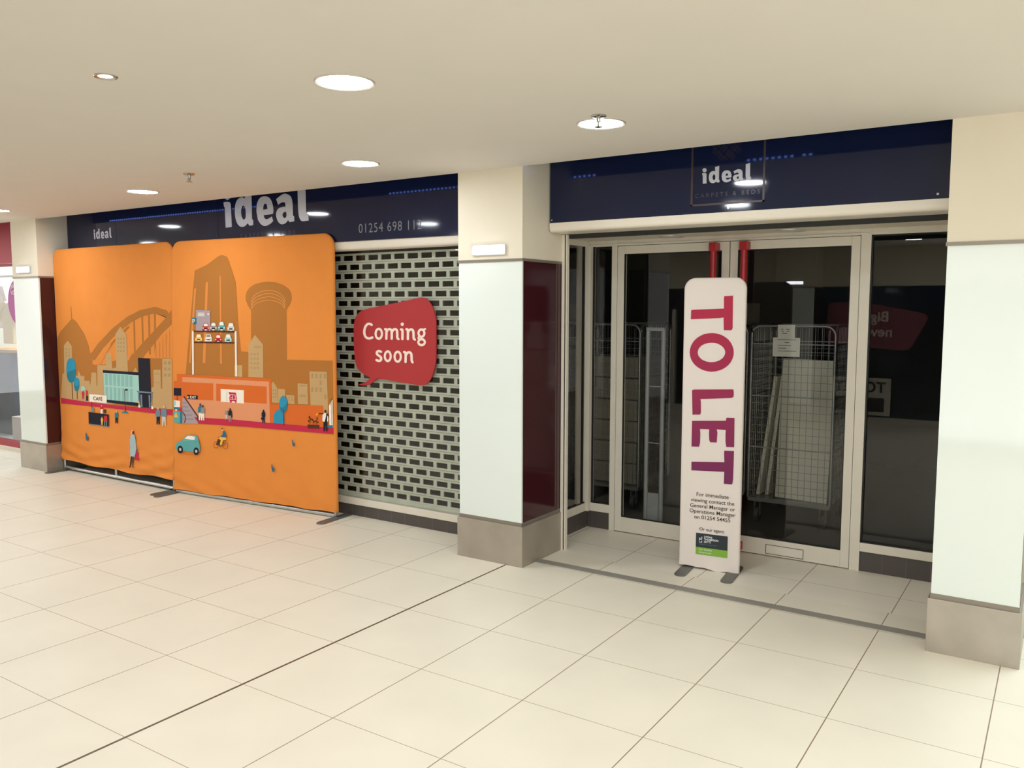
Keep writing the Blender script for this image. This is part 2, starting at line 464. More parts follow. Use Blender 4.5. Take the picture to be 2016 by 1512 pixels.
ART_BRIDGE = [["brown",[[[-.006,1.332],[.063,1.399],[.219,1.491],[.284,1.533],[.364,1.496],[.49,1.385],[.552,1.285],[.577,1.204],[.622,1.202],[.606,1.093],[.819,1.101],[1.089,1.167],[1.376,1.177],[1.591,1.188],[1.91,1.192],[1.861,.73],[.004,.724]]]],["brown",[[[.27,1.649],[.274,1.525],[.285,1.525],[.281,1.649]]]],["brown",[[[.645,1.134],[.805,1.26],[1.043,1.403],[1.269,1.505],[1.449,1.56],[1.647,1.589],[1.768,1.567],[1.896,1.492],[1.961,1.534],[1.82,1.615],[1.649,1.646],[1.419,1.615],[1.216,1.554],[.975,1.446],[.725,1.298],[.556,1.167]]]],["brown",[[[.696,1.09],[.981,1.309],[1.249,1.459],[1.227,1.472],[.956,1.32],[.669,1.101]]]],["brown",[[[1.217,1.163],[1.415,1.303],[1.637,1.442],[1.807,1.554],[1.935,1.621],[1.928,1.495],[1.724,1.404],[1.551,1.274],[1.407,1.169]]]],["brown",[[[1.31,1.534],[1.302,1.212],[1.323,1.212],[1.332,1.534]],[[1.437,1.571],[1.433,1.216],[1.454,1.217],[1.459,1.572]],[[1.539,1.59],[1.534,1.219],[1.556,1.22],[1.561,1.59]],[[1.63,1.59],[1.613,1.222],[1.634,1.222],[1.651,1.591]]]],["stripe",[[[1.627,1.276],[1.643,1.284],[1.639,1.186],[1.603,1.185]],[[1.681,1.331],[1.697,1.339],[1.69,1.188],[1.655,1.187]],[[1.731,1.372],[1.746,1.379],[1.738,1.19],[1.702,1.188]],[[1.783,1.405],[1.798,1.412],[1.788,1.192],[1.753,1.19]],[[1.835,1.441],[1.85,1.449],[1.838,1.193],[1.803,1.192]]]],["stripe",[[[.648,1.088],[.917,1.294],[.941,1.295],[.751,1.098]],[[.953,1.106],[1.217,1.153],[1.285,1.23],[1.086,1.13]]]],["beige",[[[.118,1.264],[.193,1.312],[.261,1.262],[.247,.959],[.385,.975],[.464,.973],[.46,.929],[.542,.933],[.562,.886],[.59,1.014],[.67,1.017],[.667,.891],[.681,.892],[.696,1.09],[.839,1.096],[.847,1.207],[.944,1.21],[.941,1.067],[1.011,1.08],[1.017,1.391],[1.103,1.463],[1.194,1.385],[1.196,1.04],[1.337,1.056],[1.35,.788],[.824,.716],[.012,.728],[.071,.981],[.101,.983]]]],["beige",[[[1.273,1.048],[1.317,1.092],[1.355,1.047],[1.353,1.01],[1.27,1.006]]]],["beige",[[[1.55,.919],[1.587,.927],[1.591,1.083],[1.696,1.088],[1.695,.918],[1.713,.919],[1.729,1.186],[1.91,1.19],[1.862,.744],[1.539,.735]]]],["beige",[[[.336,.943],[.361,1.024],[.393,.982],[.389,.926]]]],["beige_dark",[[[1.05,1.358],[1.073,1.358],[1.072,1.339],[1.049,1.339]],[[1.048,1.32],[1.071,1.321],[1.069,1.302],[1.046,1.301]],[[1.045,1.282],[1.068,1.283],[1.067,1.264],[1.044,1.264]],[[1.042,1.245],[1.065,1.246],[1.064,1.227],[1.041,1.226]],[[1.096,1.359],[1.119,1.359],[1.117,1.34],[1.095,1.34]],[[1.093,1.321],[1.116,1.322],[1.115,1.303],[1.092,1.302]],[[1.091,1.284],[1.113,1.284],[1.112,1.266],[1.089,1.265]],[[1.088,1.246],[1.111,1.247],[1.109,1.228],[1.087,1.227]],[[1.141,1.36],[1.164,1.36],[1.162,1.341],[1.14,1.341]],[[1.139,1.322],[1.161,1.323],[1.16,1.304],[1.137,1.304]],[[1.136,1.285],[1.159,1.286],[1.157,1.267],[1.135,1.266]],[[1.133,1.248],[1.156,1.248],[1.155,1.229],[1.132,1.229]],[[.145,1.235],[.171,1.236],[.17,1.22],[.144,1.219]],[[1.754,1.163],[1.79,1.165],[1.788,1.138],[1.753,1.137]],[[.143,1.203],[.169,1.204],[.167,1.188],[.141,1.187]],[[1.751,1.11],[1.786,1.111],[1.785,1.084],[1.749,1.083]],[[.14,1.171],[.166,1.172],[.164,1.156],[.139,1.155]],[[1.748,1.056],[1.783,1.057],[1.782,1.03],[1.746,1.029]],[[.197,1.236],[.223,1.237],[.221,1.221],[.196,1.22]],[[1.813,1.166],[1.848,1.167],[1.847,1.14],[1.812,1.139]],[[.194,1.204],[.22,1.205],[.219,1.189],[.193,1.188]],[[1.81,1.112],[1.845,1.113],[1.843,1.087],[1.808,1.085]],[[.192,1.172],[.217,1.173],[.216,1.157],[.19,1.156]],[[1.807,1.058],[1.842,1.06],[1.84,1.033],[1.805,1.031]],[[1.607,1.049],[1.679,1.053],[1.679,1.047],[1.607,1.044]],[[1.608,.971],[1.681,.975],[1.68,.97],[1.608,.966]],[[.874,1.16],[.918,1.161],[.917,1.156],[.874,1.154]]]],["crimson",[[[.016,.735],[.479,.723],[1.058,.722],[1.563,.731],[1.864,.741],[1.864,.689],[1.375,.687],[.923,.688],[.476,.683],[.019,.678]]]],["teal_dark",[[[.153,1.072],[.159,1.092],[.166,1.105],[.177,1.116],[.191,1.127],[.209,1.136],[.228,1.141],[.247,1.141],[.268,1.137],[.285,1.13],[.298,1.121],[.308,1.109],[.314,1.089],[.317,1.057],[.317,1.018],[.313,.983],[.308,.959],[.299,.939],[.287,.924],[.269,.91],[.247,.901],[.226,.896],[.208,.897],[.19,.903],[.175,.913],[.163,.925],[.154,.942],[.148,.965],[.147,.999],[.149,1.039]]]],["blue",[[[.153,1.072],[.159,1.09],[.166,1.104],[.177,1.116],[.191,1.127],[.209,1.136],[.228,1.141],[.247,1.141],[.268,1.137],[.285,1.13],[.298,1.119],[.308,1.105],[.314,1.089],[.319,1.071],[.32,1.052],[.31,1.036],[.281,1.025],[.242,1.017],[.207,1.01],[.181,1.002],[.16,.995],[.147,.997],[.143,1.017],[.147,1.046]]]],["rail",[[[.231,.899],[.23,.734],[.242,.735],[.242,.9]],[[.318,.819],[.315,.739],[.325,.74],[.328,.82]]]],["teal_dark",[[[.37,.886],[.366,.865],[.358,.846],[.345,.83],[.331,.82],[.315,.816],[.299,.818],[.286,.827],[.276,.842],[.271,.86],[.27,.881],[.274,.902],[.283,.922],[.295,.938],[.31,.948],[.326,.952],[.341,.949],[.354,.94],[.364,.926],[.37,.907]]]],["blue",[[[.373,.912],[.368,.895],[.357,.881],[.341,.871],[.323,.867],[.305,.869],[.291,.878],[.282,.891],[.28,.907],[.285,.924],[.296,.938],[.312,.948],[.33,.952],[.347,.95],[.362,.941],[.37,.928]]]],["teal_pale",[[[.466,.848],[.463,.837],[.454,.828],[.441,.821],[.426,.818],[.411,.819],[.4,.825],[.392,.833],[.39,.844],[.394,.855],[.403,.865],[.416,.872],[.431,.875],[.445,.873],[.457,.868],[.464,.859]]]],["crimson",[[[.413,.79],[.442,.792],[.44,.747],[.43,.746],[.428,.773],[.419,.745],[.409,.745]]]],["red",[[[.42,.823],[.44,.824],[.451,.817],[.45,.792],[.443,.787],[.411,.785],[.405,.789],[.408,.815]]]],["grey",[[[.44,.83],[.438,.826],[.433,.823],[.427,.823],[.423,.825],[.422,.829],[.424,.833],[.428,.836],[.434,.836],[.438,.834]]]],["red",[[[.48,.825],[.514,.827],[.51,.782],[.476,.78]]]],["black",[[[.48,.781],[.514,.783],[.51,.735],[.476,.733]]]],["red",[[[.512,.83],[.508,.825],[.5,.821],[.489,.821],[.481,.823],[.478,.828],[.482,.833],[.49,.837],[.501,.837],[.509,.835]]]],["black",[[[.788,1.046],[1.368,1.05],[1.366,1.023],[.79,1.021]]]],["teal_pale",[[[.797,1.021],[1.376,1.023],[1.353,.768],[.798,.758]]]],["teal_grey",[[[.82,1.014],[.872,1.014],[.864,.906],[.816,.905]],[[.888,1.014],[.94,1.014],[.932,.906],[.884,.906]],[[.956,1.014],[1.007,1.015],[.999,.907],[.951,.906]],[[1.022,1.014],[1.073,1.015],[1.065,.907],[1.018,.907]],[[1.089,1.014],[1.139,1.015],[1.131,.908],[1.085,.907]],[[1.154,1.015],[1.204,1.015],[1.197,.908],[1.15,.908]],[[1.219,1.015],[1.268,1.015],[1.261,.909],[1.215,.908]],[[.82,.889],[.867,.89],[.857,.764],[.818,.764]],[[.888,.889],[.934,.89],[.925,.765],[.886,.765]],[[.956,.89],[1.001,.89],[.993,.766],[.954,.766]],[[1.022,.89],[1.068,.891],[1.059,.767],[1.021,.767]],[[1.089,.891],[1.134,.891],[1.125,.769],[1.087,.768]],[[1.154,.891],[1.199,.891],[1.19,.77],[1.153,.769]],[[1.219,.891],[1.263,.892],[1.255,.771],[1.218,.77]]]],["black",[[[.834,.766],[1.349,.769],[1.341,.738],[.832,.74]]]],["black",[[[1.365,1.183],[1.546,1.182],[1.542,.734],[1.374,.73],[1.364,.882]]]],["rail",[[[1.132,.878],[1.128,.678],[1.137,.679],[1.141,.878]],[[1.14,.885],[1.185,.888],[1.184,.871],[1.139,.868]]]],["greyblue",[[[1.32,.878],[1.591,.88],[1.566,.867],[1.344,.862]]]],["greyblue",[[[1.381,.849],[1.406,.848],[1.407,.735],[1.381,.735]],[[1.507,.851],[1.531,.851],[1.532,.737],[1.508,.738]]]],["white",[[[1.341,.747],[1.375,.747],[1.373,.725],[1.343,.726]],[[1.54,.751],[1.575,.75],[1.571,.726],[1.542,.726]]]],["yellow",[[[1.347,.782],[1.361,.783],[1.365,.746],[1.348,.746]],[[1.545,.785],[1.555,.786],[1.562,.749],[1.546,.75]]]],["greyblue",[[[1.344,.862],[1.366,.862],[1.361,.783],[1.344,.783]],[[1.547,.865],[1.566,.866],[1.555,.786],[1.542,.786]]]],["white",[[[.54,.803],[.835,.805],[.832,.732],[.536,.729]]]],["rail",[[[.57,.729],[.567,.65],[.575,.65],[.577,.73]]]],["crimson",[[[.724,.658],[.755,.66],[.753,.611],[.743,.61],[.74,.639],[.73,.609],[.72,.608]]]],["red",[[[.732,.694],[.752,.695],[.764,.688],[.764,.66],[.756,.655],[.722,.653],[.715,.657],[.719,.685]]]],["skin",[[[.752,.702],[.75,.698],[.745,.695],[.739,.694],[.734,.697],[.733,.701],[.735,.705],[.74,.708],[.746,.709],[.75,.706]]]],["white",[[[.724,.669],[.76,.671],[.757,.626],[.72,.624]]]],["rail",[[[.817,.654],[.813,.644],[.805,.636],[.794,.632],[.783,.634],[.775,.641],[.773,.651],[.777,.662],[.785,.67],[.797,.674],[.807,.672],[.815,.664]]]],["greyblue",[[[.551,.638],[.571,.671],[.608,.673],[.614,.634]]]],["crimson_dark",[[[.511,.627],[.86,.626],[.851,.506],[.507,.508]]]],["black",[[[.516,.625],[.851,.623],[.843,.516],[.511,.513]]]],["greyblue",[[[.506,.505],[.85,.504],[.852,.511],[.508,.512]]]],["yellow",[[[.726,.553],[.751,.555],[.75,.515],[.741,.514],[.739,.538],[.731,.513],[.723,.513]]]],["yellow",[[[.732,.583],[.75,.584],[.759,.579],[.759,.556],[.753,.551],[.724,.549],[.719,.553],[.722,.576]]]],["yellow",[[[.749,.59],[.747,.586],[.743,.584],[.738,.584],[.735,.585],[.733,.589],[.735,.593],[.739,.595],[.744,.596],[.748,.594]]]],["red",[[[.777,.602],[.805,.612],[.831,.606],[.828,.554],[.769,.552]]]],["greyblue",[[[.779,.555],[.795,.557],[.79,.515],[.774,.515]],[[.81,.557],[.826,.558],[.819,.512],[.803,.512]]]],["black",[[[.966,.61],[1.004,.612],[1.002,.552],[.989,.551],[.985,.587],[.974,.55],[.962,.549]]]],["teal_dark",[[[.976,.654],[1.001,.655],[1.014,.647],[1.014,.613],[1.005,.606],[.964,.603],[.956,.609],[.96,.643]]]],["skin",[[[1.0,.664],[.998,.658],[.992,.655],[.985,.654],[.979,.657],[.977,.662],[.98,.668],[.986,.671],[.993,.672],[.998,.669]]]],["teal_dark",[[[1.065,.657],[1.128,.68],[1.195,.66]]]],["black",[[[1.617,.668],[1.663,.671],[1.661,.593],[1.645,.592],[1.641,.638],[1.627,.591],[1.612,.59]]]],["greyblue",[[[1.628,.725],[1.659,.727],[1.676,.716],[1.676,.672],[1.665,.664],[1.613,.66],[1.604,.667],[1.609,.711]]]],["skin",[[[1.658,.738],[1.655,.731],[1.648,.726],[1.639,.725],[1.632,.729],[1.63,.736],[1.633,.743],[1.64,.748],[1.649,.748],[1.656,.745]]]],["greypale",[[[1.701,.676],[1.755,.68],[1.753,.588],[1.735,.587],[1.729,.641],[1.714,.585],[1.695,.583]]]],["greyblue",[[[1.714,.743],[1.75,.746],[1.77,.732],[1.77,.681],[1.758,.671],[1.697,.667],[1.686,.675],[1.692,.727]]]],["skin",[[[1.749,.758],[1.746,.75],[1.737,.745],[1.727,.744],[1.719,.748],[1.716,.756],[1.72,.764],[1.728,.77],[1.739,.771],[1.747,.766]]]],["black",[[[1.214,.263],[1.232,.264],[1.221,.205],[1.197,.159],[1.179,.149],[1.176,.155],[1.191,.169]],[[1.242,.265],[1.259,.267],[1.248,.208],[1.242,.17],[1.255,.155],[1.231,.159]]]],["paleblue",[[[1.21,.457],[1.267,.469],[1.286,.419],[1.294,.329],[1.272,.258],[1.202,.254],[1.195,.33],[1.195,.41]]]],["skinpale",[[[1.213,.493],[1.231,.509],[1.253,.508],[1.252,.466],[1.215,.455]]]],["rail",[[[1.235,.497],[1.258,.5],[1.259,.471],[1.238,.463]]]],["rail",[[[1.31,.326],[1.308,.322],[1.3,.319],[1.292,.318],[1.285,.32],[1.283,.324],[1.286,.328],[1.293,.331],[1.301,.332],[1.308,.33]]]],["crimson",[[[1.276,.312],[1.326,.31],[1.338,.233],[1.267,.233]]]],["blue_dark",[[[.451,.417],[.466,.416],[.475,.384],[.495,.38],[.494,.346],[.46,.341],[.45,.364]]]]]
